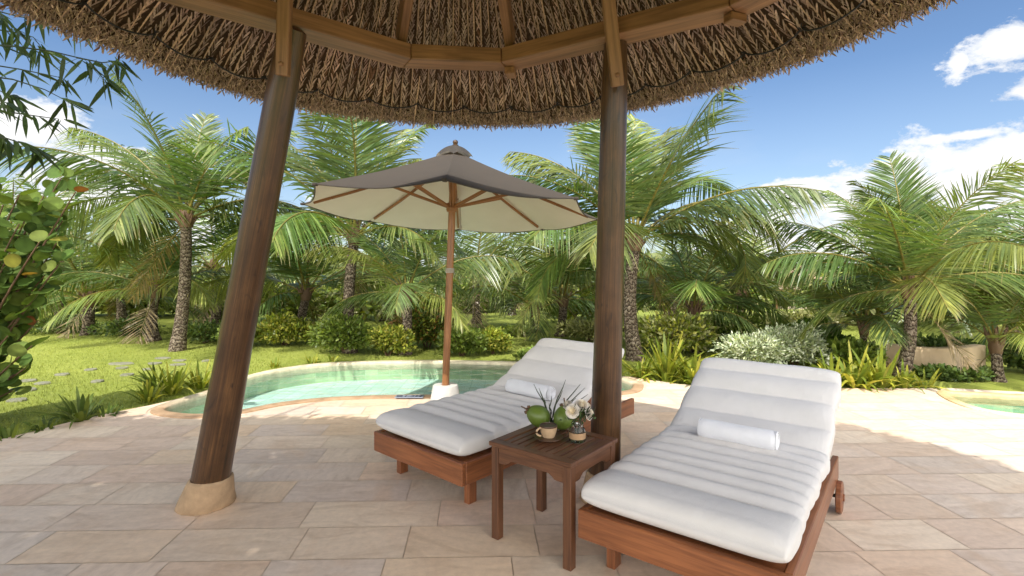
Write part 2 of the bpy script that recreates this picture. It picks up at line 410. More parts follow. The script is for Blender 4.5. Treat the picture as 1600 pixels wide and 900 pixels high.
# ------------------------------------------------------------------ world, sun, camera
SUN = np.array([-.30, -.70, 1.0]); SUN /= np.linalg.norm(SUN)
SKY_STR, SUN_STR = 0.15, 5.0
def make_world():
    w = bpy.data.worlds.new('World'); S.world = w; w.use_nodes = True
    k = N(w.node_tree); bg = k.n['Background']; bg.inputs['Strength'].default_value = SKY_STR
    sky = k.new('ShaderNodeTexSky'); sky.sky_type = 'NISHITA'; sky.sun_disc = False
    sky.sun_elevation = math.asin(SUN[2]); sky.sun_rotation = math.atan2(SUN[0], SUN[1]) % (2*PI)
    sky.air_density = 1.0; sky.dust_density = .4; sky.ozone_density = 2.0
    d = k.new('ShaderNodeTexCoord').outputs['Generated']
    sp = k.new('ShaderNodeSeparateXYZ'); k.link(d, sp.inputs[0])
    x, y, z = sp.outputs
    az = k.m('ARCTAN2', x, y); el = k.m('ARCSINE', z)
    blobs = [(1575, 70, 75, 52), (1605, 140, 75, 26), (1440, 322, 260, 92), (1600, 300, 230, 110), (1250, 300, 60, 26), (1500, 213, 95, 9), (1620, 216, 40, 16), (1225, 385, 190, 52), (1480, 365, 230, 60),
             (40, 205, 95, 44), (120, 290, 130, 72), (-20, 330, 120, 60), (345, 380, 80, 30), (1500, 96, 16, 16), (560, 340, 90, 40), (-250, 150, 200, 90), (1850, 230, 200, 60)]
    acc = None
    for px, py, rx, ry in blobs:
        u = (px-HX)/F; a0 = math.atan(u); e0 = math.atan((HY-py)/F*math.cos(a0))
        ra = rx/F*math.cos(a0)**2; re = ry/F*math.cos(a0)
        da = k.m('DIVIDE', k.m('SUBTRACT', az, a0), ra); de = k.m('DIVIDE', k.m('SUBTRACT', el, e0), re)
        q = k.m('SUBTRACT', 1.0, k.m('SQRT', k.m('ADD', k.m('MULTIPLY', da, da), k.m('MULTIPLY', de, de))))
        acc = q if acc is None else k.m('MAXIMUM', acc, q)
    # bright unseen cloud behind the viewer, added as fill light
    back = k.m('SUBTRACT', k.m('MULTIPLY', y, -2.4), .1)
    acc = k.m('MAXIMUM', acc, k.m('MINIMUM', back, .75))
    n = k.noise(k.mapping(d, (1, 1, 1.8)), 5.5, 9, .62, .25)
    n3 = k.noise(k.mapping(d, (1, 1, 1.5)), 21, 6, .7, .3)
    n2 = k.noise(k.mapping(d, (1, 1, 2.4), (3, 1, 2)), 2.4, 5, .55)
    dens = k.m('ADD', k.m('MAXIMUM', acc, -.9), k.m('ADD', k.m('MULTIPLY', k.m('SUBTRACT', n, .5), 5.2), k.m('MULTIPLY', k.m('SUBTRACT', n3, .5), 1.5)))
    dn = k.ramp(dens, [(0.0, (0, 0, 0)), (.30, (.75, .75, .75)), (.62, (1, 1, 1))])
    hz = k.m('MULTIPLY', k.ramp(el, [(0.0, (1, 1, 1)), (.32, (0, 0, 0))]), .42)
    wisp = k.m('MULTIPLY', k.ramp(n2, [(.5, (0, 0, 0)), (.72, (1, 1, 1))]), .16)
    shade = k.ramp(k.m('ADD', n, k.m('MULTIPLY', dens, .25)), [(.42, (5.6, 5.9, 6.4)), (.72, (7.6, 7.6, 7.6))])
    shade = k.mix(k.m('MULTIPLY', k.m('MAXIMUM', k.m('MULTIPLY', y, -1.6), 0.0, clamp=True), 1.0), shade, (BACK_FILL, BACK_FILL*.985, BACK_FILL*.96))
    blue = k.mix(1.0, sky.outputs[0], SKYTINT, 'MULTIPLY')
    c = k.mix(hz, blue, (4.6, 5.3, 6.2))
    c = k.mix(wisp, c, (6, 6.2, 6.4))
    c = k.mix(dn, c, shade)
    k.link(c, bg.inputs[0])
SKYTINT = (.84, .93, 1.03)
BACK_FILL = 26.0  # brightness of the added fill clouds behind the viewer
make_world()
sl = bpy.data.lights.new('sun', 'SUN'); sl.energy = SUN_STR; sl.angle = math.radians(.53); sl.color = (1, .955, .885)
so = bpy.data.objects.new('sun', sl); C.objects.link(so); so.rotation_euler = Vector(SUN).to_track_quat('Z', 'Y').to_euler(); so.location = (-6, -5, 9)
cd = bpy.data.cameras.new('camera'); co = bpy.data.objects.new('camera', cd); C.objects.link(co)
co.location = (0, 0, EYE); co.rotation_euler = (PI/2, 0, 0)
cd.sensor_width = 36; cd.lens = 36*F/1600; cd.shift_y = -(450-HY)/1600; cd.clip_end = 1500; cd.clip_start = .05
S.camera = co
S.view_settings.view_transform = 'Standard'; S.view_settings.look = 'None'; S.view_settings.exposure = 0
S.cycles.max_bounces = 8; S.cycles.diffuse_bounces = 5; S.cycles.transparent_max_bounces = 12; S.cycles.use_denoising = True
S.cycles.caustics_reflective = False; S.cycles.caustics_refractive = False; S.cycles.sample_clamp_indirect = 6


# ================================================================== SETTING
def smooth_closed(pts, n=8):
    pts = [np.array(p[:2], float) for p in pts]; m = len(pts); out = []
    for i in range(m):
        p0, p1, p2, p3 = pts[i-1], pts[i], pts[(i+1) % m], pts[(i+2) % m]
        for j in range(n):
            t = j/n
            out.append(.5*((2*p1)+(-p0+p2)*t+(2*p0-5*p1+4*p2-p3)*t*t+(-p0+3*p1-3*p2+p3)*t**3))
    return np.array(out)
def ccw(p):
    a = np.sum(p[:, 0]*np.roll(p[:, 1], -1)-np.roll(p[:, 0], -1)*p[:, 1])
    return p if a > 0 else p[::-1]
def offset(p, d):
    """offset a ccw outline outward by d (scalar or per point)"""
    t = np.roll(p, -1, 0)-np.roll(p, 1, 0); t /= np.linalg.norm(t, axis=1)[:, None]
    nrm = np.stack([t[:, 1], -t[:, 0]], 1)
    return p+nrm*(np.array(d).reshape(-1, 1) if not np.isscalar(d) else d)
def inside(poly, q):
    x, y = q[:, 0][:, None], q[:, 1][:, None]
    x0, y0 = poly[:, 0], poly[:, 1]; x1, y1 = np.roll(x0, -1), np.roll(y0, -1)
    c = ((y0 > y) != (y1 > y)) & (x < (x1-x0)*(y-y0)/(y1-y0+1e-12)+x0)
    return c.sum(1) % 2 == 1

pool1 = ccw(smooth_closed([G(*p) for p in [(257, 639), (300, 623), (330, 614), (358, 602), (388, 591), (438, 579), (515, 569.5), (632, 566), (749, 566.5), (850, 571), (930, 582), (982, 597), (990, 604), (975, 612), (900, 616), (800, 617), (690, 618), (610, 618.5), (515, 622), (438, 630), (377, 641.5), (318, 648), (275, 646)]], 6))
p2c = [G(*p) for p in [(1480, 614), (1500, 615), (1545, 617), (1600, 620)]]
p2n = [G(*p) for p in [(1600, 649), (1540, 640.5), (1505, 630), (1485, 620)]]
pool2 = ccw(smooth_closed(p2c+[(6.2, 5.62), (7.2, 5.3), (7.6, 4.7), (7.1, 4.2), (6.0, 4.25), (5.3, 4.55)]+p2n, 6))

patio = [G(*p)[:2] for p in [(-260, 742), (-120, 712), (0, 686), (60, 671), (120, 656), (180, 643), (232, 633)]]
patio += [G(*p)[:2]+np.array([0, .03]) for p in [(300, 618)]]
pat_far = [np.array([-1.2, 6.9]), np.array([.4, 7.0])] + [G(*p)[:2] for p in [(985, 588), (1062, 600), (1130, 603), (1320, 606), (1440, 606)]] + [np.array([5.0, 5.98]), np.array([6.4, 5.6])]
patio = np.array(patio+[G(388, 600)[:2]]+pat_far+[np.array([9.5, 5.2]), np.array([9.5, -2.5]), np.array([-8.5, -2.5]), np.array([-8.5, 1.8])])
patio = ccw(patio)
def terrain(x, y):
    r = np.clip((y-13.5)/24, 0, 1); s = r*r*(3-2*r)
    return -.03-1.5*s

def cdt(outer, holes, pts, z=None):
    vs = []; ed = []
    for ring in [outer]+holes:
        b = len(vs); vs += [Vector(p) for p in ring]; ed += [(b+i, b+(i+1) % len(ring)) for i in range(len(ring))]
    vs += [Vector(p) for p in pts]
    V, E, Fc, *_ = delaunay_2d_cdt(vs, ed, [], 0, 1e-5)
    V = np.array([(p.x, p.y) for p in V]); Fc = np.array([f for f in Fc if len(f) == 3])
    cen = V[Fc].mean(1)
    keep = inside(np.array(outer), cen)
    for h in holes: keep &= ~inside(np.array(h), cen)
    return V, Fc[keep]
# lawn and land, one sheet out to the horizon
gx, gy = np.meshgrid(np.arange(-60, 61, 1.5), np.arange(-12, 62, 1.5))
gp = np.stack([gx.ravel(), gy.ravel()], 1)
outer = np.array([(-700, -60), (700, -60), (700, 900), (-700, 900)], float)
hole1 = offset(pool1, .05); hole2 = offset(pool2, .05)
gp = gp[~inside(offset(pool1, .3), gp) & ~inside(offset(pool2, .3), gp)]
V, Fc = cdt(outer, [hole1[::2], hole2[::2]], gp)
Z = terrain(V[:, 0], V[:, 1])
lawn = np_mesh('lawn', np.c_[V, Z], Fc, M['lawn'], smooth=True, org=(0, 0, 0)); setp(lawn, 'sunny clipped green lawn around the patio and pools', kind='structure')

# patio: grout sheet and individually cut slabs
pp = MB()
hole1p = offset(pool1, .06); hole2p = offset(pool2, .06)
V, Fc = cdt(patio, [hole1p[::2], hole2p[::2]], [])
pp.add(np.c_[V, np.full(len(V), -.004)], [tuple(f) for f in Fc], gc=np.c_[V, np.zeros(len(V))], col=(.70, .59, .47))
def clip(poly, a, b, c):     # keep a*x+b*y <= c
    out = []; n = len(poly)
    for i in range(n):
        p, q = poly[i], poly[(i+1) % n]; dp = a*p[0]+b*p[1]-c; dq = a*q[0]+b*q[1]-c
        if dp <= 0: out.append(p)
        if dp*dq < 0: t = dp/(dp-dq); out.append((p[0]+t*(q[0]-p[0]), p[1]+t*(q[1]-p[1])))
    return out
def shrink_clear(poly, hole):       # a slab crossing a pool edge is cut by a few tangent lines of the outline
    return poly
stone_cols = [(0.775, 0.607, 0.470), (0.805, 0.654, 0.504), (0.782, 0.625, 0.487), (0.761, 0.596, 0.470), (0.813, 0.632, 0.457), (0.768, 0.629, 0.501), (0.716, 0.596, 0.494), (0.820, 0.679, 0.532), (0.782, 0.600, 0.449), (0.731, 0.593, 0.484), (0.798, 0.658, 0.511), (0.798, 0.614, 0.473), (0.753, 0.629, 0.511), (0.687, 0.571, 0.480)]
th = math.radians(1.6); ct, st_ = math.cos(th), math.sin(th)
u_, v_ = np.array([ct, st_]), np.array([-st_, ct])
sk = math.tan(math.radians(2.2))
inner_pat = offset(patio, -.015)
h1o = offset(pool1, .14); h2o = offset(pool2, .10)
y = -1.2; row = 0
while y < 7.4:
    rh = rnd.choice([.295, .305, .315, .325])
    x = -9.0+rnd.uniform(0, .6)
    while x < 9.5:
        wl = rnd.choice([.40, .48, .54, .6, .66, .74])
        g = .0021
        def wp(a, b): return tuple(u_*(a-sk*b)+v_*b)
        q = [wp(x+g, y+g), wp(x+wl-g, y+g), wp(x+wl-g, y+rh-g), wp(x+g, y+rh-g)]
        qc = np.array(q+[np.mean(q, 0)])
        if inside(offset(patio, .9), qc).any():
            # split into small cells along the border so the cut follows the curve
            qa = np.array(q)
            ns = 1
            allin = inside(inner_pat, qa).all(); nearp = inside(offset(pool1, .45), qc).any() or inside(offset(pool2, .45), qc).any()
            col = np.array(rnd.choice(stone_cols))*rnd.uniform(.95, 1.07)
            off = np.array([rnd.uniform(0, 40), rnd.uniform(0, 40)])
            rot = rnd.choice([0, 0, PI, .3, -.3, PI/2]); cr, sr = math.cos(rot), math.sin(rot)
            def emit(poly):
                a = np.array(poly); gl = np.stack([a@u_, a@v_], 1)-np.array([x, y])
                gc = np.stack([gl[:, 0]*cr-gl[:, 1]*sr+off[0], gl[:, 0]*sr+gl[:, 1]*cr+off[1], np.zeros(len(a))], 1)
                pp.add(np.c_[a, np.zeros(len(a))], [tuple(range(len(a)))], gc=gc, col=col)
            if allin and not nearp: emit(q)
            else:
                # constrained triangulation of this slab against the outlines
                rings = [qa]; vs = [Vector(p) for p in qa]; ed = [(0, 1), (1, 2), (2, 3), (3, 0)]
                mn, mx = qa.min(0)-.35, qa.max(0)+.35
                for ring in (inner_pat, h1o, h2o):
                    nr = len(ring)
                    for i in range(nr):
                        a, b = ring[i], ring[(i+1) % nr]
                        if max(a[0], b[0]) < mn[0] or min(a[0], b[0]) > mx[0] or max(a[1], b[1]) < mn[1] or min(a[1], b[1]) > mx[1]: continue
                        k0 = len(vs); vs += [Vector(a), Vector(b)]; ed.append((k0, k0+1))
                V2, _, F2, *_ = delaunay_2d_cdt(vs, ed, [], 0, 1e-5)
                V2 = np.array([(p.x, p.y) for p in V2]); F2 = [f for f in F2 if len(f) == 3]
                if F2:
                    F2 = np.array(F2); cen = V2[F2].mean(1)
                    ok = inside(qa, cen) & inside(inner_pat, cen) & ~inside(h1o, cen) & ~inside(h2o, cen)
                    for f in F2[ok]: emit([tuple(V2[i]) for i in f])
        x += wl
    y += rh; row += 1
o = pp.build('patio', M['stone'], fix=False, org=(0, 0, 0))
bm = bmesh.new(); bm.from_mesh(o.data)
for f in bm.faces:
    if f.normal.z < 0: f.normal_flip()
bm.to_mesh(o.data); bm.free()
setp(o, 'warm pinkish sandstone slab paving of the patio', kind='structure')

def pool(outline, name, label, far_col, near_col, cw, floor_z=-.25, wz=-.055, floor_m=None):
    n = len(outline)
    # coping ring with rounded inner nose
    cp = MB()
    dcol = []
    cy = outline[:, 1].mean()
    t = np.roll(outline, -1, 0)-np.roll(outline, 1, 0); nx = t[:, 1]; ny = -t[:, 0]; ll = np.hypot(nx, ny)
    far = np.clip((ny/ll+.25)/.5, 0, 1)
    prof = [(.0, -.10), (-.012, -.012), (-.008, .004), (.002, .012), (.02, .015), (cw-.015, .014), (cw, .008), (cw+.002, -.03)]
    rings = []
    for a, z in prof:
        rings.append(np.c_[offset(outline, a), np.full(n, z)])
    V = np.concatenate(rings); k = len(prof)
    Fs = [(i*n+j, i*n+(j+1) % n, (i+1)*n+(j+1) % n, (i+1)*n+j) for i in range(k-1) for j in range(n)]
    # a colour for each cut stone of the rim
    seglen = np.linalg.norm(np.roll(outline, -1, 0)-outline, axis=1); cum = np.cumsum(seglen)
    ids = (cum/.42).astype(int); jit = {i: rnd.uniform(.85, 1.12) for i in set(ids)}
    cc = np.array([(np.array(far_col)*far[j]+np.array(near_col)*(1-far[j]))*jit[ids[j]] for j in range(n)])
    b = cp
    for i in range(k):
        pass
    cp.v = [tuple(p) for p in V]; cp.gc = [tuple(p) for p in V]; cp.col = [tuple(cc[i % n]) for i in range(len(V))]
    cp.f = Fs; cp.mi = [0]*len(Fs)
    o = cp.build(name+'_coping', M['coping'], smooth=50, org=(0, 0, 0)); setp(o, label+' coping stones', kind='structure')
    # tiled wall
    wl = MB(); inn = outline; u = np.concatenate([[0], cum[:-1]])
    V = np.concatenate([np.c_[offset(inn, .004), np.full(n, -.012)], np.c_[offset(inn, .004), np.full(n, floor_z-.01)]])
    gc = np.concatenate([np.c_[u, np.full(n, .0), np.zeros(n)], np.c_[u, np.full(n, floor_z), np.zeros(n)]])
    Fs = [(j, j+1, n+j+1, n+j) for j in range(n-1)]
    wl.add(V, Fs, gc); wl.add([V[n-1], V[0], V[n], V[2*n-1]], [(0, 1, 2, 3)], [gc[n-1], (cum[-1], 0, 0), (cum[-1], floor_z, 0), gc[2*n-1]])
    o = wl.build(name+'_wall', M['tiles'], org=(0, 0, 0), fix=False); setp(o, label+' green tiled wall', kind='structure')
    Vf, Ff = cdt(offset(inn, .02), [], [])
    fl = MB(); fl.add(np.c_[Vf, np.full(len(Vf), floor_z)], [tuple(f) for f in Ff], np.c_[Vf, np.zeros(len(Vf))])
    o = fl.build(name+'_floor', floor_m or M['floor'], org=(0, 0, 0), fix=False); setp(o, label+' pale floor', kind='structure')
    o = np_mesh(name+'_water', np.c_[Vf, np.full(len(Vf), wz)], Ff, M['water'], org=(0, 0, 0)); setp(o, label+' clear green water', kind='structure')
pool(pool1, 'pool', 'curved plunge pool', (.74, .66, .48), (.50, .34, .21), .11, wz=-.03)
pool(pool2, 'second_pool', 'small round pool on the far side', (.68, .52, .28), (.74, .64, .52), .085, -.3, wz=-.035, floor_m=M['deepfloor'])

# depth marker tile on the rim
c = G(640, 622.3); mk = MB()
mroot = thing('depth_marker', 'small grey blue 1.3M depth marker tile set in the pool rim', 'marker', (c[0], c[1], .015))
t_ang = math.radians(2)
mk.box((c[0], c[1], .0185), (.15, .05, .004), b=.001); mk.build('tile', M['marker'], mroot)
def text_mesh(txt, size, loc, m, parent, name='lettering', flat=True):
    cu = bpy.data.curves.new('t', 'FONT'); cu.body = txt; cu.size = size; cu.align_x = 'CENTER'; cu.align_y = 'CENTER'; cu.offset = .002
    ob = bpy.data.objects.new('t', cu); C.objects.link(ob)
    dg = bpy.context.evaluated_depsgraph_get(); me = bpy.data.meshes.new_from_object(ob.evaluated_get(dg))
    bpy.data.objects.remove(ob); bpy.data.curves.remove(cu)
    me.name = name; me.materials.clear()
    o = link_mesh(name, me, m, parent); o.location = loc; return o
text_mesh('1.3M', .10, (.035, 0, .0085), M['ink'], mroot)
sy = MB(); cc = np.array([c[0]-.105, c[1], .0235])
ring = [cc+np.array([.03*math.cos(a), .03*math.sin(a), 0]) for a in np.linspace(0, 2*PI, 20)]
sy.tube(ring, .004, 6, False); sy.bar(cc+[-.021, -.021, 0], cc+[.021, .021, 0], .007, .003, b=.0005); sy.build('no_diving_symbol', M['ink'], mroot)

# grass blades, uncountable
def grass():
    n = 150000
    yy = 3.6+8.5*R.random(n)**1.15; xx = (R.random(n)*1.75-1.07)*yy*1.02
    q = np.stack([xx, yy], 1)
    ok = ~inside(offset(patio, .02), q) & ~inside(offset(pool1, .16), q) & ~inside(offset(pool2, .14), q)
    q = q[ok]; n = len(q)
    base = np.c_[q, np.full(n, -.035)]
    d = R.normal(0, .55, (n, 3)); d[:, 2] = 1; d = unit(d)
    w = R.normal(0, 1, (n, 3)); w[:, 2] = 0; w = unit(w)
    L = R.uniform(.018, .05, n); W = R.uniform(.004, .008, n)
    V, Fq, ix = strips(base, d, w, L, W, [(0, 1), (1, .15)])
    g = R.random(n)[:, None]
    patch = .5+.5*np.sin(q[:, :1]*1.7+np.sin(q[:, 1:]*1.3)*2)*np.sin(q[:, 1:]*1.1+1)
    col = (np.array([[.19, .24, .045]])*(1-g)+np.array([[.40, .43, .11]])*g)*(.8+.35*patch)
    o = np_mesh('grass', V, Fq, M['blade'], col=col[ix]); setp(o, 'short blades of lawn grass', kind='stuff')
grass()

# stepping stones
stones = [(36, 606, 58), (27, 622, 36), (67, 596, 30), (45, 592, 30), (189, 566, 50), (191, 572.5, 24), (232, 574.5, 20), (199, 583, 24), (153, 593, 24), (98, 582.5, 26), (142, 575, 22), (242, 565.5, 26), (281, 561, 26), (322, 561.5, 16), (254, 557.5, 30), (278, 567.5, 28)]
stone_lab = ['largest flat grey stepping stone beside the sea grape bush', 'stepping stone nearest the patio edge in the lawn', 'pale stepping stone just beyond the largest one', 'thin stepping stone behind the largest one', 'long stepping stone in the middle of the lawn path', 'small stone just in front of the long stepping stone', 'small stepping stone behind the spider lily clump', 'stepping stone between the middle path and the lily clump', 'single stepping stone closest to the lily leaves', 'half grown over stepping stone in mid lawn', 'tiny stepping stone left of the long stone', 'stepping stone on the path below the tall palm trunk', 'stepping stone to the right of the tall palm trunk', 'smallest stepping stone beside the leaning dark post', 'farthest stepping stone near the palm trunk base', 'stepping stone right behind the lily leaves near the post']
for (px, py, w), lb in zip(stones, stone_lab):
    c = G(px, py); hw = w/F*c[1]/2*.8; m = MB(); k = 11
    ang = np.arange(k)*2*PI/k; rr = np.array([rnd.uniform(.85, 1.1) for _ in range(k)])
    dep = max(.07, min(hw*.5, .14))
    def rg(s, z): return [(c[0]+hw*s*rr[i]*math.cos(ang[i]), c[1]+dep*s*rr[i]*math.sin(ang[i]), z) for i in range(k)]
    V = rg(1, -.06)+rg(1, -.018)+rg(.94, -.010); Fs = [(j*k+i, j*k+(i+1) % k, (j+1)*k+(i+1) % k, (j+1)*k+i) for j in range(2) for i in range(k)]+[tuple(2*k+i for i in range(k))]
    m.add(V, Fs); o = m.build('stepping_stone', M['slab']); setp(o, lb, 'stepping stone', 'stepping stones across the lawn')

# ================================================================== GAZEBO
GC = np.array([-.2, 1.87]); EAVE_Z = 2.405; SLOPE = .74; R0 = 1.84
_ang = [(-1.785, .14, 1.79), (-1.64, .61, 1.76), (-1.54, .95, 1.81), (-1.327, 1.325, 1.87), (-.578, 1.774, 1.866), (-.165, 1.877, 1.885), (.512, 1.843, 1.905), (.955, 1.528, 1.81), (1.312, 1.13, 1.75), (1.575, .839, 1.785), (1.75, .44, 1.81), (1.887, .06, 1.87)]
_a = np.array([math.atan2(x, y) for x, y, r in _ang]); _r = np.array([r for *_, r in _ang])
def eave_r(phi):
    phi = (np.asarray(phi)+PI) % (2*PI)-PI
    return np.interp(phi, np.r_[-PI, _a, PI], np.r_[1.85, _r, 1.85])
def cone(phi, f, dz=0.0):
    """f = fraction of the eave radius; phi measured from +Y clockwise"""
    er = eave_r(phi); r = er*f
    return np.stack([GC[0]+r*np.sin(phi), GC[1]+r*np.cos(phi), EAVE_Z+(1-f)*R0*SLOPE+dz+0*r], -1)

gaz = thing('thatched_gazebo', 'round palm thatched gazebo with dark leaning posts and timber ring beam over the patio', 'gazebo', (GC[0], GC[1], 0))
# outer roof skin (also the dark underlay)
nph, nr = 96, 10
ph = np.arange(nph)*2*PI/nph; ff = np.linspace(.02, 1.0, nr)
Vo = np.concatenate([cone(ph, f, .17-.05*f) for f in ff]+[cone(ph, f, .02) for f in ff[::-1]])
K = 2*nr
Fo = [(i*nph+j, i*nph+(j+1) % nph, (i+1)*nph+(j+1) % nph, (i+1)*nph+j) for i in range(K-1) for j in range(nph)]
rm = MB(); rm.add(Vo, Fo, col=(.07, .045, .025)); rm.build('thatch_roof', M['thatch'], gaz, smooth=40)
# plaited leaf lining under the cone
def lining():
    ncol = 360; B = []; D = []; Wd = []; L = []; W = []; Co = []; Nn = []
    for i in range(ncol):
        p0 = (i+.5)*2*PI/ncol; sgn = 1 if i % 2 else -1
        tone = rnd.uniform(.72, 1.18); warm = rnd.uniform(-.03, .05)
        f = .14
        while f < 1.0:
            step = rnd.uniform(.0115, .015)
            phi = p0+rnd.uniform(-.12, .12)*2*PI/ncol
            c = cone(np.array([phi]), f)[0]; e = cone(np.array([phi]), f+.01)[0]; s = cone(np.array([phi+.01]), f)[0]
            rd = unit(e-c); sd = unit(s-c); nn = np.cross(sd, rd); nn = nn if nn[2] < 0 else -nn
            a = math.radians(rnd.gauss(24, 4))*sgn*(1 if rnd.random() < .96 else -1)
            ra = f*R0*2*PI/ncol
            d = unit(rd*math.cos(a)+sd*math.sin(a)+nn*rnd.uniform(.05, .16))
            B.append(c-sd*math.sin(a)*ra*.5+nn*rnd.uniform(-.004, .008)); D.append(d)
            w = np.cross(d, nn); w = unit(w+nn*rnd.uniform(-.6, .6)); Wd.append(w)
            L.append(rnd.uniform(.045, .075)*(1 if f < .96 else .6)); W.append(rnd.uniform(.0065, .0125)*(.5+.5*f))
            v = tone*rnd.uniform(.62, 1.25)
            base = np.array([.41, .315, .265]) if rnd.random() < .62 else np.array([.57, .465, .40])
            if rnd.random() < .12: base = np.array([.17, .105, .07])
            Co.append((base+[warm, warm*.3, 0])*v)
            f += step
        # the leaf rib that each column is folded over
        if i % 2 == 0:
            phi = p0+PI/ncol+rnd.uniform(-.1, .1)*2*PI/ncol; f = .16
            while f < .97:
                c = cone(np.array([phi]), f)[0]; e = cone(np.array([phi]), f+.01)[0]; s = cone(np.array([phi+.01]), f)[0]
                rd = unit(e-c); sd = unit(s-c); nn = np.cross(sd, rd); nn = nn if nn[2] < 0 else -nn
                B.append(c+nn*.018); D.append(unit(rd+nn*rnd.uniform(.0, .04)+sd*rnd.uniform(-.05, .05))); Wd.append(sd); ln = min(rnd.uniform(.25, .5), (.985-f)*R0*1.2)
                L.append(ln); W.append(rnd.uniform(.007, .011)); Co.append(np.array([.52, .395, .285])*rnd.uniform(.7, 1.2)); f += ln/R0*.92
    B, D, Wd, L, W, Co = map(np.array, (B, D, Wd, L, W, Co))
    dn = np.zeros_like(B); dn[:, 2] = -1
    V, Fq, ix = strips(B, D, Wd, L, W, [(0, .5), (.3, 1), (.7, .85), (1, .1)], np.full(len(B), .06), dn)
    np_mesh('thatch_lining', V, Fq, M['thatch'], gaz, col=Co[ix])
lining()
def fringe():
    n = 34000
    phi = R.uniform(-PI, PI, n); t = R.random(n)
    f = .925+.078*t
    zz = -.075*np.sin(np.clip(t*1.25, 0, 1)*PI)*.35-.015+R.normal(0, .006, n)
    c = cone(phi, f); c[:, 2] += zz + .03*t
    rd = np.stack([np.sin(phi), np.cos(phi), 0*phi], 1); sd = np.stack([np.cos(phi), -np.sin(phi), 0*phi], 1)
    d = unit(rd*R.normal(.35, .45, n)[:, None]+sd*R.normal(0, .5, n)[:, None]+np.array([0, 0, -1.0])*R.uniform(.35, 1, n)[:, None])
    w = unit(np.cross(d, R.normal(0, 1, (n, 3))))
    L = R.uniform(.014, .032, n); W = R.uniform(.003, .007, n)
    V, Fq, ix = strips(c, d, w, L, W, [(0, .8), (.5, 1), (1, .5)])
    base = np.where(R.random((n, 1)) < .65, np.array([[.42, .335, .27]]), np.array([[.60, .50, .41]]))*R.uniform(.5, 1.25, (n, 1))
    np_mesh('thatch_fringe', V, Fq, M['thatch'], gaz, col=base[ix])
fringe()
# ring beam
ring = [(-1.75, 1.45), (-1.6, 2.2), (-.637, 3.016), (-.01, 3.07), (1.066, 2.41), (1.45, 1.75), (1.15, .85), (.3, .5), (-.7, .5), (-1.5, .85)]
BZ = 2.55
rg = np.array(ring); cen = rg.mean(0)
def inner(i, w):
    p, a, b = rg[i], rg[i-1], rg[(i+1) % len(rg)]
    t = unit(b-a); nrm = np.array([-t[1], t[0]]); nrm = nrm if nrm@(cen-p) > 0 else -nrm
    e = unit(b-p); cs = abs(e@np.array([t[0], t[1]])); return p+nrm*w/max(.5, cs)
inn = np.array([inner(i, .15) for i in range(len(rg))])
for i in range(len(rg)):
    j = (i+1) % len(rg)
    if min(rg[i][1], rg[j][1]) < .7: continue
    m = MB(); g = .0015
    e = unit(rg[j]-rg[i])
    a, b, c_, d_ = rg[i]+e*g, rg[j]-e*g, inn[j]-e*g, inn[i]+e*g
    V = [(*q, z) for z in (BZ, BZ+.085) for q in (a, b, c_, d_)]
    L = np.linalg.norm(b-a); o1, o2 = rnd.uniform(0, 40), rnd.uniform(0, 40)
    gc = [(u+o1, v+o2, z) for z in (0, .085) for u, v in ((0, 0), (L, 0), (L, .15), (0, .15))]
    m.add(V, [(0, 1, 2, 3), (7, 6, 5, 4), (0, 4, 5, 1), (1, 5, 6, 2), (2, 6, 7, 3), (3, 7, 4, 0)], gc)
    ob = m.build('ring_beam', M['beam'], gaz)
    bv = ob.modifiers.new('b', 'BEVEL'); bv.width = .006; bv.segments = 2
# a second ring higher up under the thatch
for i in range(16):
    a0, a1 = i*PI/8, (i+1)*PI/8
    p, q = cone(np.array([a0]), .36, -.16)[0], cone(np.array([a1]), .36, -.16)[0]
    if max(p[1], q[1]) < 1.6: continue
    m = MB(); m.bar(p, q, .07, .06); m.build('collar_beam', M['beam'], gaz)
# rafters
def rafter(p_bot, z_bot, ext=.05):
    p = np.array([p_bot[0], p_bot[1]]); dv = GC-p; L = np.linalg.norm(dv); dv /= L
    s = SLOPE
    a = np.array([*(p-dv*ext), z_bot-s*ext]); b = np.array([*(GC-dv*.08), z_bot+s*(L-.08)])
    m = MB(); m.bar(a, b, .05, .13, b=.005); m.build('rafter', M['beam'], gaz)
for v in ((-.63, 2.95), (-.012, 3.0), (1.0, 2.36), (-1.52, 2.15), (1.38, 1.75)):
    r_ = math.hypot(v[0]-GC[0], v[1]-GC[1]); ph_ = math.atan2(v[0]-GC[0], v[1]-GC[1])
    rafter(v, BZ+.085+.078, .02)
    if v[0] in (-.63, -1.52): continue
    q = np.array(v)+unit(np.array(v)-GC)*.02
    m = MB(); m.box((q[0], q[1], BZ-.022), (.028, .045, .02), ax=[(math.cos(ph_), -math.sin(ph_), 0), (math.sin(ph_), math.cos(ph_), 0), (0, 0, 1)]); m.build('beam_block', M['beam'], gaz)

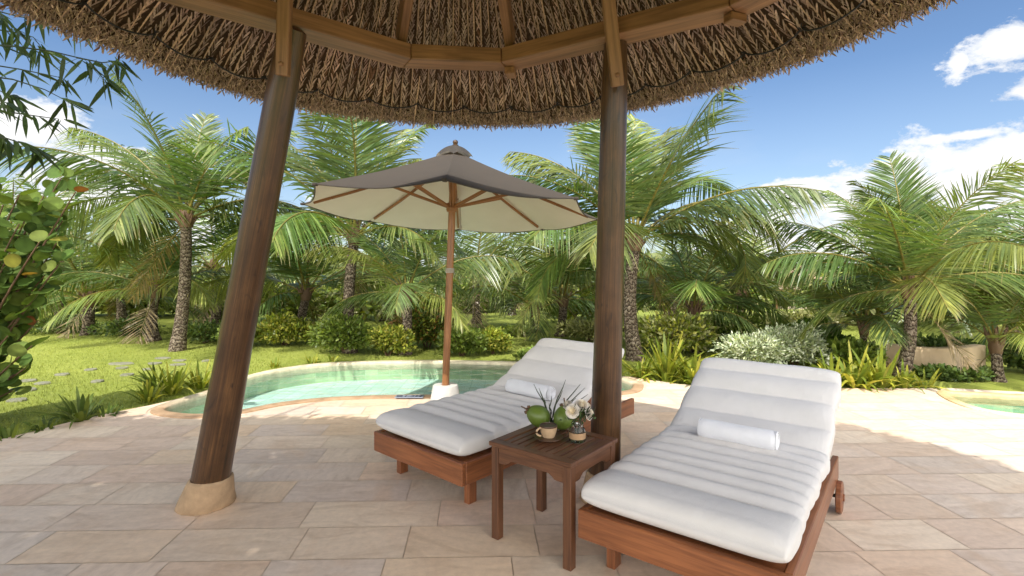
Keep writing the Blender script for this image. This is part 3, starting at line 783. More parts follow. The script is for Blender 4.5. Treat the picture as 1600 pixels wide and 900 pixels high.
def post(base, top, r0, r1, cone_r=None):
    b, t = np.array(base, float), np.array(top, float); n = 26
    ts = np.linspace(0, 1, n); pts = b+(t-b)*ts[:, None]
    rad = r0+(r1-r0)*ts; rad = rad*(1+.014*np.sin(ts*9+1)+.008*np.sin(ts*31))
    rad[-1] *= .55; rad[-2] *= .92; pts[-2] = b+(t-b)*(1-.006)
    m = MB(); m.tube(pts, rad, 28); o = m.build('post', M['post'], gaz, smooth=50)
    # plaster foot, an oblique cone following the lean
    d = (t-b)/(t[2]-b[2]); m = MB(); k = 36; V = []; prof = [(.0, r0+.050), (.012, r0+.052), (.06, r0+.040), (.155, r0+.018), (.170, r0+.012), (.176, r0+.002)]
    for z, r in prof:
        c = b*[1, 1, 0]+d*(z-.0)*np.array([1, 1, 1])
        for i in range(k): rr_ = r*(1+.018*math.sin(i*.9+z*31)+.012*math.sin(i*2.3+z*57+1)); V.append((c[0]+rr_*math.cos(2*PI*i/k), c[1]+rr_*math.sin(2*PI*i/k), z+.001))
    Fs = [(i*k+j, i*k+(j+1) % k, (i+1)*k+(j+1) % k, (i+1)*k+j) for i in range(len(prof)-1) for j in range(k)]
    m.add(V, Fs); f = m.build('plaster_foot', M['plaster'], o, smooth=60)
pl_b = G(322, 787); pr_b = np.array([.553, 3.12, 0])
post(pl_b, P(459, 42, 2.46), .103, .066)
post(pr_b, P(962, 62, 2.68), .092, .064)
# long boards bolted to the posts, rising to the rafters
def brace(p, q, w=.058):
    m = MB(); d = unit(np.array(q)-np.array(p)); m.bar(p, q, w, .045, up=(0, 1, .3), b=.005)
    o = m.build('brace_board', M['beam'], gaz)
    c = np.array(p)+d*.045; m = MB(); m.lathe([(0, -.004), (.011, -.003), (.011, .002), (.006, .006)], c+np.array([0, -.028, 0]), 10, ax=[(1, 0, 0), (0, 0, 1), (0, -1, 0)]); m.build('bolt', M['beam'], o, smooth=40)
brace(P(442, 119, 2.40), P(451, -190, 2.20))
brace(P(965, 135, 2.58), P(930, -190, 2.30), .062)
# black cable clipped under the eave
pts = []
for i in range(0, 161):
    phi = -1.95+i/160*3.75; k = (i % 8)/8
    f = .905; c = cone(np.array([phi]), f, -.045-.032*math.sin(k*PI)+(.008 if i % 8 == 0 else 0))[0]; pts.append(c)
m = MB(); m.tube(pts, .0042, 6)
for i in range(0, 161, 8):
    c = pts[i]
    for q in range(5):
        d = np.array([rnd.gauss(0, 1), rnd.gauss(0, 1), rnd.gauss(0, .8)]); d = unit(d)*.028
        m.tube([c-d*.4, c+d*.3+[0, 0, .004], c+d], .0028, 5)
cab = m.build('light_cable', M['wire']); setp(cab, 'thin black cable looped under the thatched eave', 'cable')

# ================================================================== LOUNGERS
def mattress_mesh(parent):
    Wd, T = .865, .128; ls = 1.14; lb = .80; th = math.radians(26.5)
    nl, nu = 230, 72
    total = ls+lb
    def station(l):
        # centre line of the underside: seat flat, then smooth bend into the back
        r = .10; a0 = ls-r*math.tan(th/2); arc = r*th
        if l < a0: return l, 0.0, 0.0
        if l < a0+arc:
            a = (l-a0)/r; return a0+r*math.sin(a), r*(1-math.cos(a)), a
        e = l-a0-arc; return a0+r*math.sin(th)+e*math.cos(th), r*(1-math.cos(th))+e*math.sin(th), th
    seams = [0.27]+[.27+.1245*i for i in range(1, 8)]+[1.36, 1.585, 1.79]
    seams = [0.0]+seams+[total]
    V = []
    rr = random.Random(3)
    waves = [(rr.uniform(3, 9), rr.uniform(2, 7), rr.uniform(0, 6)) for _ in range(9)]
    for i in range(nl+1):
        l = total*i/nl
        for a, b in zip(seams[:-1], seams[1:]):
            if a <= l <= b: p = (l-a)/(b-a); wdt = b-a; sa, sb = a, b; break
        pill = (math.sin(PI*p))**.8 if 0 < p < 1 else 0
        amp = .032 if wdt < .16 else .031
        if sa == 0 or sb == total: pill = max(pill, .86 if (sa == 0 and p < .5 or sb == total and p > .5) else pill)
        e = min(l, total-l); endk = 1.0 if e > .09 else max(0.0, 1-((.09-e)/.09)**2.6)**.5
        x, z, a = station(l)
        for j in range(nu):
            t = 2*PI*j/nu; cx, sy = math.cos(t), math.sin(t)
            n_ = 6.5
            ux = math.copysign(abs(cx)**(2/n_), cx); uz = math.copysign(abs(sy)**(2/3.8), sy)
            hw = Wd/2*(1-.012*(1-pill)) - (.02 if endk < 1 else 0)*(1-endk)
            u = ux*hw
            top = T/2+amp*(pill-.75)
            fall = 1-abs(u/hw)**6
            wr = sum(math.sin(f1*u*4+f2*l*3+f3) for f1, f2, f3 in waves)*.0011
            if uz > 0: h = uz*(T/2+(amp*(pill-.75))*(.35+.65*fall)+wr*(1-abs(uz-.5)))*endk
            else: h = uz*T/2*endk*(.97)
            h += T/2
            if abs(u) > Wd*.42: u += wr*1.5
            # droop of the loose cover between seams at the sides
            V.append((u+Wd/2, x-h*math.sin(a), z+h*math.cos(a)))
    Fs = [(i*nu+j, i*nu+(j+1) % nu, (i+1)*nu+(j+1) % nu, (i+1)*nu+j) for i in range(nl) for j in range(nu)]
    m = MB(); m.add([(v[0], v[1], v[2]+.299) for v in V], Fs+[tuple(range(nu))[::-1], tuple(nl*nu+j for j in range(nu))])
    o = m.build('mattress', M['mattress'], parent, smooth=180)
    # piping along the front seam and down both long edges
    pm = MB()
    def surf(l, u, hh):
        x, z, a = station(l); return np.array([u+Wd/2, x-hh*math.sin(a), z+hh*math.cos(a)+.299])
    pm.tube([surf(.255, u, T+.026*(-.75)*.9+.0+.0035-.02*abs(u/(Wd/2))**8) for u in np.linspace(-Wd*.475, Wd*.475, 24)], .0022, 6)
    pm.build('piping', M['piping'], o, smooth=60)
    return o
def make_lounger(name, label, A, ang):
    """local x = across (from the left rail), local y = towards the head; origin = left front corner on the ground"""
    root = thing(name, label, 'sun lounger', (0, 0, 0), 0, 'two wooden sun loungers with white mattresses')
    W, L, z0, z1 = .87, 1.50, .165, .295; t = .032; h = (z1-z0)/2; zc = (z0+z1)/2
    m = MB(); m.box((W/2, t/2, zc), (W/2, t/2, h)); m.build('front_rail', M['teak'], root)
    for x in (t/2, W-t/2):
        m = MB(); m.box((x, L/2+t/2+.001, zc), (t/2, L/2-t/2-.001, h)); m.build('side_rail', M['teak'], root)
    m = MB(); m.box((W/2, L-.03, zc-.01), (W/2-t-.002, t/2, h-.015)); m.box((W/2, 1.12, zc-.02), (W/2-t-.002, t/2, h-.025)); m.build('cross_rail', M['teak'], root)
    m = MB(); y = t+.05
    while y < 1.12: m.box((W/2, y, z1-.018), (W/2-t-.002, .036, .010), b=.003); y += .085
    m.build('seat_slats', M['teak'], root)
    # raised back frame
    m = MB(); th = math.radians(26.5); d = np.array([0, math.cos(th), math.sin(th)]); o0 = np.array([0, 1.15, z1-.012])
    for x in (.07, W-.07): m.bar(o0+[x, 0, 0], o0+[x, 0, 0]+d*.72, .04, .028)
    for k in range(8): m.bar(o0+d*(.05+.092*k)+[.092, 0, .006], o0+d*(.05+.092*k)+[W-.092, 0, .006], .06, .014, up=np.cross([1, 0, 0], d))
    m.build('back_frame', M['teak'], root)
    m = MB()
    for x in (.13, W-.13): m.bar((x, 1.44, z1-.06), o0+[x, 0, -.02]+d*.45, .03, .025, up=(1, 0, 0))
    m.build('back_prop', M['teak'], root)
    for x in (.10, W-.10):
        m = MB(); m.box((x, .16, z0/2+.012), (.022, .033, z0/2+.012)); m.build('leg', M['teak'], root)
    m = MB(); m.box((W/2, .16, .12), (W/2-.125, .018, .03)); m.build('leg_stretcher', M['teak'], root)
    for x, sg in ((-.012, -1), (W+.012, 1)):
        m = MB(); m.lathe([(.0, -.018), (.075, -.016), (.088, -.011), (.088, .011), (.075, .016), (.02, .018), (.02, .024), (0, .024)], (x, 1.42, .089), 30, ax=[(0, 1, 0), (0, 0, 1), (sg, 0, 0)])
        w = m.build('wheel', M['teak'], root, smooth=40)
    for x in (.05, W-.05):
        m = MB(); m.box((x, 1.42, .135), (.016, .035, .065)); m.build('axle_bracket', M['teak'], root)
    m = MB(); m.tube([(-.03, 1.42, .089), (W+.03, 1.42, .089)], .009, 10); m.build('axle', M['wire'], root, smooth=60)
    mattress_mesh(root)
    root.location = (A[0], A[1], 0); root.rotation_euler = (0, 0, -ang)
    return root
A_R, ANG_R = np.array([.2987, 2.358]), math.radians(37.5)
A_L, ANG_L = np.array([-.926, 3.473]), math.radians(42)
lr = make_lounger('sun_lounger', 'white cushioned wooden lounger nearest the viewer, in front of the dark side table', A_R, ANG_R)
ll = copy_tree(lr); ll.location = (A_L[0], A_L[1], 0); ll.rotation_euler = (0, 0, -ANG_L)
for x in (.016, .854):
    m = MB(); m.box((x, 1.728, .23), (.0155, .222, .0645))
    e_ = m.build('rail_extension', M['teak'], org=(0, 0, 0)); e_.parent = ll; e_.location = (0, 0, 0)
ll['label'] = 'white cushioned wooden lounger by the pool, partly behind the dark post and side table'
def loc2w(A, ang, u, l, z):
    d = np.array([math.sin(ang), math.cos(ang)]); w = np.array([math.cos(ang), -math.sin(ang)])
    return np.array([*(A+w*u+d*l), z])

def towel(A, ang, u, l, z, length, label, dang=0.0):
    c = loc2w(A, ang, u, l, z); a = ang+dang
    w = np.array([math.cos(a), -math.sin(a), 0]); f = np.array([math.sin(a), math.cos(a), 0]); up = np.array([0, 0, 1.0])
    m = MB(); n = 34; k = 9
    # outer roll, slightly flattened, with an overlapping edge
    V = []
    xs = np.linspace(-length/2, length/2, 26)
    for i, x in enumerate(xs):
        e = min(i, 25-i); rr = .057-(.006 if e == 0 else .002 if e == 1 else 0)
        for j in range(n):
            t = 2*PI*j/n+.9; r = rr*(1+.05*(j/n)) + .0012*math.sin(3*t+x*20)
            V.append(c+w*x+f*(r*1.12*math.cos(t))+up*(r*.90*math.sin(t)))
    Fs = [(i*n+j, i*n+(j+1) % n, (i+1)*n+(j+1) % n, (i+1)*n+j) for i in range(25) for j in range(n)]
    m.add(V, Fs)
    # spiral ends
    for sg in (-1, 1):
        sp = []
        turns = 3.2; ns = 70
        for i in range(ns):
            t = i/(ns-1)*turns*2*PI; r = .008+.046*i/(ns-1)
            sp.append((f*(r*1.1*math.cos(t+.9))+up*(r*.9*math.sin(t+.9))))
        V = []
        for q in sp:
            rr = np.linalg.norm(q)
            o_ = unit(q)*.0062
            V += [c+w*sg*(length/2-.006)+q-o_, c+w*sg*(length/2+.004)+q-o_*.2, c+w*sg*(length/2+.001)+q+o_*.8]
        Fs = [(3*i+a, 3*i+a+1, 3*i+a+4, 3*i+a+3) for i in range(ns-1) for a in (0, 1)]
        m.add(V, Fs)
        m.lathe([(0, 0), (.052, .0)], c+w*sg*(length/2-.008), 20, ax=[f, up, w])
    o = m.build('rolled_towel', M['towel'], smooth=70); setp(o, label, 'towel', 'rolled white towels on the loungers'); return o
towel(A_R, ANG_R, .44, .985, .299+.128+.044, .40, 'rolled white towel on the mattress of the nearest lounger')
towel(A_L, ANG_L, .50, 1.03, .299+.128+.046, .40, 'rolled white towel on the lounger by the pool, behind the flowers')

# ================================================================== SIDE TABLE
d1 = unit(np.array([.389, -.311])); d2 = np.array([.624, .781]); TL = np.array([-.12, 2.67]); TH = .5
tc = TL+d1*.25+d2*.228
tab = thing('side_table', 'small dark wooden slatted side table between the two loungers', 'table', (tc[0], tc[1], 0))
def tw(a, b, z): return np.array([*(tc+d1*a+d2*b), z])
ax_t = [(*d1, 0), (*d2, 0), (0, 0, 1)]
hx, hy = .25, .228
for a0, a1, b0, b1 in ((-hx, hx, -hy, -hy+.055), (-hx, hx, hy-.055, hy)):
    m = MB(); m.box(tw((a0+a1)/2, (b0+b1)/2, TH-.011), ((a1-a0)/2, (b1-b0)/2, .011), ax_t, .003); m.build('top_frame', M['table'], tab)
for sg in (-1, 1):
    m = MB(); m.box(tw(sg*(hx-.0275), 0, TH-.011), (.0275, hy-.056, .011), ax_t, .003); m.build('top_frame', M['table'], tab)
ns = 9; wdt = (2*hx-.11-.004)/ns
for i in range(ns):
    m = MB(); m.box(tw(-hx+.057+wdt*(i+.5), 0, TH-.0125), (wdt/2-.0045, hy-.058, .0095), ax_t, .002); m.build('slat', M['table'], tab)
for sa in (-1, 1):
    for sb in (-1, 1):
        m = MB(); m.box(tw(sa*(hx-.032), sb*(hy-.032), (TH-.023)/2), (.0225, .0225, (TH-.023)/2), ax_t, .003); m.build('leg', M['table'], tab)
def apron(p, q, outw):
    """curved lower edge: lower at the legs, raised in the middle"""
    m = MB(); n = 24; L = np.linalg.norm(q-p); V = []; gc = []
    for i in range(n+1):
        t = i/n; s = min(t, 1-t); zb = TH-.105+.026*(1/(1+math.exp(-(s-.16)*60)))
        for z in (zb, TH-.0235):
            for o_ in (-.009, .009):
                c = p+(q-p)*t+outw*o_; V.append((c[0], c[1], z)); gc.append((t*L+3, z, o_))
    Fs = []
    for i in range(n):
        a, b = 4*i, 4*i+4
        Fs += [(a, b, b+2, a+2), (a+1, a+3, b+3, b+1), (a, a+1, b+1, b), (a+2, b+2, b+3, a+3)]
    Fs += [(0, 2, 3, 1), (4*n, 4*n+1, 4*n+3, 4*n+2)]
    m.add(V, Fs, gc); m.build('apron', M['table'], tab)
e1, e2 = np.array(d1), np.array(d2)
for sb in (-1, 1): apron(tc-e1*(hx-.056)+e2*sb*(hy-.024), tc+e1*(hx-.056)+e2*sb*(hy-.024), e2)
for sa in (-1, 1): apron(tc+e1*sa*(hx-.024)-e2*(hy-.056), tc+e1*sa*(hx-.024)+e2*(hy-.056), e1)

# things on the table
sc_ = G(857, 687, TH); 
sau = thing('saucer', 'beige stoneware saucer with a dark rim under the coffee cup', 'saucer', (sc_[0], sc_[1], TH))
m = MB(); m.lathe([(.0, .001), (.04, .001), (.044, .003), (.066, .010), (.074, .0145), (.0735, .0165), (.064, .0125), (.042, .006), (0, .005)], sc_, 40); m.build('dish', M['cup'], sau, smooth=60)
m = MB(); m.lathe([(.0715, .0132), (.0752, .0148), (.0755, .0162), (.0738, .0178), (.0705, .0162)], sc_, 40); m.build('rim', M['cuprim'], sau, smooth=60)
cupc = sc_+np.array([0, 0, .0062])
cup = thing('coffee_cup', 'beige stoneware cup of black coffee with dark rim on its saucer', 'cup', tuple(cupc))
m = MB(); m.lathe([(.0, .0), (.026, .0), (.029, .003), (.034, .015), (.041, .036), (.0445, .058), (.045, .068), (.042, .068), (.0415, .056), (.038, .03), (.0, .022)], cupc, 36); m.build('body', M['cup'], cup, smooth=50)
m = MB(); m.lathe([(.0418, .064), (.0455, .063), (.0462, .067), (.0452, .071), (.0425, .0712), (.0412, .068)], cupc, 36); m.build('rim', M['cuprim'], cup, smooth=60)
m = MB(); m.lathe([(.0, .052), (.0405, .052), (.0405, .0535), (0, .0535)], cupc, 30); m.build('coffee', M['coffee'], cup)
hd = np.array([-.93, -.37, 0]); hp = []
for t in np.linspace(-1.3, 1.3, 15): hp.append(cupc+hd*(.040+.028*math.cos(t*1.15))+np.array([0, 0, .040+.021*math.sin(t*1.15)]))
m = MB(); m.tube(hp, .0052, 8); m.build('handle', M['cup'], cup, smooth=60)

def coconut(c, r, axis, label, group):
    t = thing('green_coconut', label, 'coconut', (c[0], c[1], TH), 0, group)
    ax = unit(np.array(axis, float)); x = unit(np.cross([0, .2, 1], ax)); y_ = np.cross(ax, x)
    prof = []
    for i in range(25):
        a = -PI/2+PI*i/24; s = math.sin(a)
        prof.append((r*math.cos(a)*(1-.10*s-.05*s*s), r*1.22*s))
    m = MB(); k = 36; V = []
    for rr, z in prof:
        for j in range(k):
            q = 2*PI*j/k; w = 1+.035*math.cos(3*q)
            V.append(c+max(rr, .0008)*w*(x*math.cos(q)+y_*math.sin(q))+ax*z)
    V = np.array(V); V[:, 2] += TH+.0008-V[:, 2].min()
    Fs = [(i*k+j, i*k+(j+1) % k, (i+1)*k+(j+1) % k, (i+1)*k+j) for i in range(24) for j in range(k)]
    m.add(V, Fs); m.build('husk', M['coconut'], t, smooth=180)
    top = V[-k:].mean(0)
    m = MB()
    for j in range(6):
        q = 2*PI*j/6; dd = (x*math.cos(q)+y_*math.sin(q))
        m.tube([top+dd*.006-ax*.004, top+dd*.02+ax*.001, top+dd*.028-ax*.005], [.006, .009, .003], 6)
    m.tube([top-ax*.005, top+ax*.02+x*.006, top+ax*.038+x*.016], [.0055, .004, .0035], 7); m.build('stalk', M['stem'], t, smooth=60)
gcn = 'green coconuts on the side table'
c1 = G(845, 674, TH); c1[2] = .565; c2 = G(881, 675, TH); c2[2] = .565
coconut(c1+np.array([-.01, .07, 0]), .058, (-.75, .1, .40), 'green coconut lying on its side behind the coffee cup', gcn)
coconut(c2+np.array([.0, .045, 0]), .054, (.15, .25, .9), 'green coconut standing between the cup and the glass jar', gcn)
# spray of dark sprigs rising from between the coconuts
sb = c1*.5+c2*.5+np.array([.0, .10, 0]); sb[2] = TH+.012
m = MB()
tips = [(834, 600), (842, 606), (850, 622), (858, 630), (884, 593), (879, 610), (872, 618), (907, 600), (914, 606), (919, 616), (900, 622), (866, 640), (890, 630), (862, 618)]
for px, py in tips:
    tip = P(px, py, sb[1]+rnd.uniform(-.04, .03)); mid = sb*.5+tip*.5+np.array([rnd.uniform(-.012, .012), 0, .01])
    m.tube([sb+np.array([rnd.uniform(-.012, .012), rnd.uniform(-.01, .01), 0]), sb*.78+tip*.22+[0, 0, .01], mid, tip*.8+sb*.2+[0, 0, .004], tip], [.0022, .0026, .0034, .0026, .001], 6)
o = m.build('sprig_spray', M['sprig'], smooth=60); setp(o, 'spiky dark green sprigs standing up behind the coconuts', 'sprigs')
# jar with roses
jc = G(902, 690, TH)
jar = thing('glass_jar', 'clear glass jar with a kraft paper band at the table corner', 'jar', (jc[0], jc[1], TH))
m = MB(); m.lathe([(.0, .001), (.034, .001), (.040, .005), (.042, .012), (.042, .058), (.040, .068), (.032, .077), (.030, .082), (.0315, .085), (.0315, .097), (.030, .099), (.0275, .097), (.0275, .083), (.037, .066), (.039, .056), (.039, .012), (.036, .006), (0, .005)], jc, 40); m.build('glass', M['glass'], jar, smooth=50)
m = MB(); k = 30; V = []
for j in range(k+1):
    q = -PI*.97+j/k*PI*1.15
    for z in (.021, .052): V.append((jc[0]+.0428*math.cos(q), jc[1]+.0428*math.sin(q), TH+z))
m.add(V, [(2*j, 2*j+2, 2*j+3, 2*j+1) for j in range(k)]); m.build('paper_band', M['kraft'], jar, smooth=180)
def rose(c, r, facing, label):
    fz = unit(np.array(facing, float)); x = unit(np.cross([0, 0, 1.], fz)); y_ = np.cross(fz, x)
    B = []; V = []; Fs = []; co_ = []
    np_ = 0
    for ringi, (cnt, op, rr, ht) in enumerate([(3, .05, .16, .70), (4, .12, .30, .70), (5, .25, .46, .66), (6, .45, .64, .58), (7, .8, .83, .44), (8, 1.15, 1.0, .26)]):
        for j in range(cnt):
            q = 2*PI*(j+.5*ringi)/cnt+rnd.uniform(-.2, .2); half = PI/cnt*1.35
            nu, nv = 7, 5; b = len(V)
            for iv in range(nv):
                v = iv/(nv-1)
                for iu in range(nu):
                    u = (iu/(nu-1)*2-1)
                    wv = half*math.sin(max(.18, v)*PI*.55+.2)
                    rad = r*rr*(.35+.65*v**.7)+r*.10*op*max(0, v-.75)*4*.5
                    z = r*(ht*v*1.35-.35)-r*.16*op*max(0, v-.7)*3.3-r*.06*u*u*v
                    a = q+u*wv*(.6 if ringi < 1 else .8)
                    V.append(c+rad*(x*math.cos(a)+y_*math.sin(a))+fz*z)
                    k_ = .80+.2*v-.05*ringi*(1-v); co_.append(np.array([.88, .82, .71])*k_+np.array([0, 0, .05])*ringi/4)
            Fs += [(b+iv*nu+iu, b+iv*nu+iu+1, b+(iv+1)*nu+iu+1, b+(iv+1)*nu+iu) for iv in range(nv-1) for iu in range(nu-1)]
    b = len(V)
    for iv in range(6):
        for iu in range(12):
            q = iu/12*2*PI; th_ = iv/5*PI*.5; V.append(c+r*.42*math.cos(th_)*(1+.12*math.sin(3*q))*(x*math.cos(q)+y_*math.sin(q))+fz*(r*.44*math.sin(th_)-r*.05)); co_.append(np.array([.84, .74, .57]))
    Fs += [(b+iv*12+iu, b+iv*12+(iu+1) % 12, b+(iv+1)*12+(iu+1) % 12, b+(iv+1)*12+iu) for iv in range(5) for iu in range(12)]
    t = thing('white_rose', label, 'flower', tuple(c), 0, 'cream white roses in the glass jar')
    np_mesh('petals', np.array(V), np.array(Fs), M['rose'], t, col=np.array(co_), smooth=True)
    m = MB(); st = np.array([jc[0]+rnd.uniform(-.012, .012), jc[1]+rnd.uniform(-.012, .012), TH+.012]); mouth = np.array([jc[0]*.7+c[0]*.3, jc[1]*.7+c[1]*.3, TH+.095]); mouth[:2] = jc[:2]+np.clip(mouth[:2]-jc[:2], -.016, .016)
    m.tube([st, mouth, c*.6+mouth*.4+[0, 0, -.004], c-fz*r*.3], .0022, 6); m.build('stem', M['sprig'], t, smooth=60)
yj = jc[1]
rose(P(894, 642, yj-.03), .036, (-.35, -.85, .35), 'open cream rose facing the viewer, leftmost in the glass jar')
rose(P(909, 632, yj+.0), .036, (.1, -.6, .8), 'cream rose at the top of the bouquet in the glass jar')
rose(P(921, 646, yj+.0), .033, (.8, -.5, .3), 'white rose leaning out to the right of the glass jar')
rose(P(886, 631, yj+.03), .026, (-.5, -.3, .8), 'small half open rose at the back left of the bouquet')
rose(P(917, 634, yj+.03), .028, (.5, -.2, .8), 'small white rose at the back right of the bouquet')
n = 130
cn = P(905, 650, yj); ctr = cn+R.normal(0, 1, (n, 3))*np.array([.030, .022, .022]); d = unit(ctr-np.array([jc[0], jc[1], TH+.08])+R.normal(0, .03, (n, 3)))
V, Fq, ix = strips(ctr, d, unit(np.cross(d, R.normal(0, 1, (n, 3)))), R.uniform(.018, .035, n), R.uniform(.007, .013, n), [(0, .2), (.4, 1), (.8, .6), (1, .05)])
o = np_mesh('filler_leaves', V, Fq, M['leaf'], col=(np.array([[.04, .065, .02]])*R.uniform(.6, 1.8, (n, 1)))[ix]); setp(o, 'small dark green filler leaves among the roses', 'foliage')

# ================================================================== PARASOL
uY = 5.2; ub = G(696, 634.5)
um = thing('parasol', 'taupe garden parasol with cream underside and wooden pole at the pool edge', 'parasol', (ub[0], ub[1], 0))
m = MB(); m.lathe([(.158, .0), (.162, .004), (.160, .012), (.124, .205), (.119, .213), (.112, .215), (.045, .215), (.045, .21)], ub*[1, 1, 0], 40); base = m.build('concrete_base', M['concrete'], um, smooth=40)
p0 = np.array([ub[0], ub[1], .19]); p1 = P(710, 231, ub[1]); hubp = P(706, 323, ub[1])
m = MB(); m.tube([p0+(p1-p0)*t for t in np.linspace(0, 1, 12)], .036, 18); m.build('pole', M['pole'], um, smooth=60)
ucx, ucy = p1[0]-.01, ub[1]
verts = []
for k in range(8):
    a = math.radians(4)-PI/2-k*PI/4           # first corner towards the viewer, then on to the viewer's left
    dx, dy = 1.47*math.cos(a), 1.47*math.sin(a)
    verts.append(np.array([ucx+dx, ucy+dy, 1.945-.041*dx-.054*dy]))
apex = p1+np.array([0, 0, -.035])
def canopy(name, mt, dz, dr, flip, thick=None):
    V = []; nu, nv = 8, 10; Fs = []
    for k in range(8):
        a, b = verts[k], verts[(k+1) % 8]; base_i = len(V)
        for iv in range(nv+1):
            v = .035+(1-.035)*iv/nv
            for iu in range(nu+1):
                u = iu/nu
                e = a+(b-a)*u
                p = apex+(e-apex)*v
                sag = .055*math.sin(PI*u)*v*(.4+.6*v)+.035*math.sin(PI*v)
                inw = .045*math.sin(PI*u)*v*v
                q = np.array([ucx, ucy, p[2]]); p = p+(q-p)*inw*.6-np.array([0, 0, sag*.75-dz])
                V.append(p)
        Fs += [(base_i+iv*(nu+1)+iu, base_i+iv*(nu+1)+iu+1, base_i+(iv+1)*(nu+1)+iu+1, base_i+(iv+1)*(nu+1)+iu) for iv in range(nv) for iu in range(nu)]
    m = MB(); m.add(V, [f[::-1] if flip else f for f in Fs])
    return m.build(name, mt, um, smooth=28, fix=False)
canopy('canopy', M['taupe'], .006, 0, False); canopy('canopy_lining', M['lining'], -.001, 0, True)
# hem, corner patches
m = MB()
for k in range(8):
    a, b = verts[k], verts[(k+1) % 8]; pts = []
    for u in np.linspace(0, 1, 12):
        e = a+(b-a)*u; s = .055*math.sin(PI*u); q = np.array([ucx, ucy, e[2]]); e = e+(q-e)*.045*.6*math.sin(PI*u)-np.array([0, 0, s*.75-.002]); pts.append(e)
    m.tube(pts, .006, 6)
    m.box(a+np.array([0, 0, .0]), (.02, .02, .012), b=.006)
m.build('hem', M['taupe'], um, smooth=60)
# vent cap with scalloped flaps and a wooden finial
m = MB()
for k in range(8):
    a = math.radians(4)-PI/2-k*PI/4; bq = a-PI/4
    V = []; nu, nv = 8, 6
    for iv in range(nv+1):
        v = iv/nv
        for iu in range(nu+1):
            u = iu/nu; aa = a+(bq-a)*u
            rr = .185*v*(1-.06*math.sin(PI*u)); arch = .05*math.sin(PI*u)*v**2
            z = .052-.016*v-.105*v**2.2+arch*.55
            V.append(np.array([ucx+.01+rr*math.cos(aa), ucy+rr*math.sin(aa), apex[2]+z+.008]))
    m.add(V, [(iv*(nu+1)+iu, iv*(nu+1)+iu+1, (iv+1)*(nu+1)+iu+1, (iv+1)*(nu+1)+iu) for iv in range(nv) for iu in range(nu)])
m.build('vent_cap', M['taupe'], um, smooth=35, fix=False)
m = MB(); m.lathe([(.0, .0), (.03, .0), (.032, .012), (.02, .02), (.024, .03), (.028, .042), (.022, .056), (.008, .064), (0, .065)], apex+np.array([.01, 0, .05]), 18); m.build('finial', M['post'], um, smooth=60)
# ribs, struts, hub
m = MB(); m.lathe([(.036, -.055), (.05, -.05), (.055, -.03), (.055, -.012), (.045, -.006), (.045, .006), (.056, .012), (.056, .03), (.05, .036), (.037, .04)], hubp, 20); m.build('runner_hub', M['pole'], um, smooth=40)
top_in = apex+np.array([0, 0, -.06])
for k in range(8):
    e = verts[k]+np.array([0, 0, -.022]); e = top_in+(e-top_in)*.93
    def at(v): return top_in+(e-top_in)*v-np.array([0, 0, .025*math.sin(PI*v)])
    m = MB()
    for a, b in zip(np.linspace(.03, 1, 9)[:-1], np.linspace(.03, 1, 9)[1:]): m.bar(at(a), at(b), .022, .026, b=.003)
    rb = m.build('rib', M['pole'], um)
    j = at(.50)+np.array([0, 0, -.012]); dirh = unit((j-hubp)*[1, 1, 0]); sd = np.array([-dirh[1], dirh[0], 0])
    m = MB()
    for sg in (-1, 1): m.bar(hubp+dirh*.052+sd*sg*.012, j+sd*sg*.018, .012, .024, b=.002)
    m.build('strut', M['pole'], rb)
m = MB()
rc = p0+(p1-p0)*((P(702, 422, ub[1])[2]-p0[2])/(p1[2]-p0[2]))
for k in range(4): m.tube([rc+np.array([.040*math.cos(t), .040*math.sin(t), -.022+.012*k]) for t in np.linspace(0, 2*PI, 18)], .006, 6, False)
m.tube([rc+[.036, -.02, -.02], rc+[.05, -.035, -.03], rc+[.042, -.03, -.07]], .004, 5)
m.build('rope_binding', M['rope'], um, smooth=60)
m = MB(); c = P(719, 330, ub[1]+.3); m.tube([c+[0, 0, .12], c, c+[.006, 0, -.08], c+[.004, 0, -.16]], .006, 6); m.lathe([(.004, 0), (.016, -.02), (.018, -.05), (.0, -.055)][::-1], c+[.004, 0, -.14], 8); m.build('pull_cord', M['rope'], um, smooth=60)

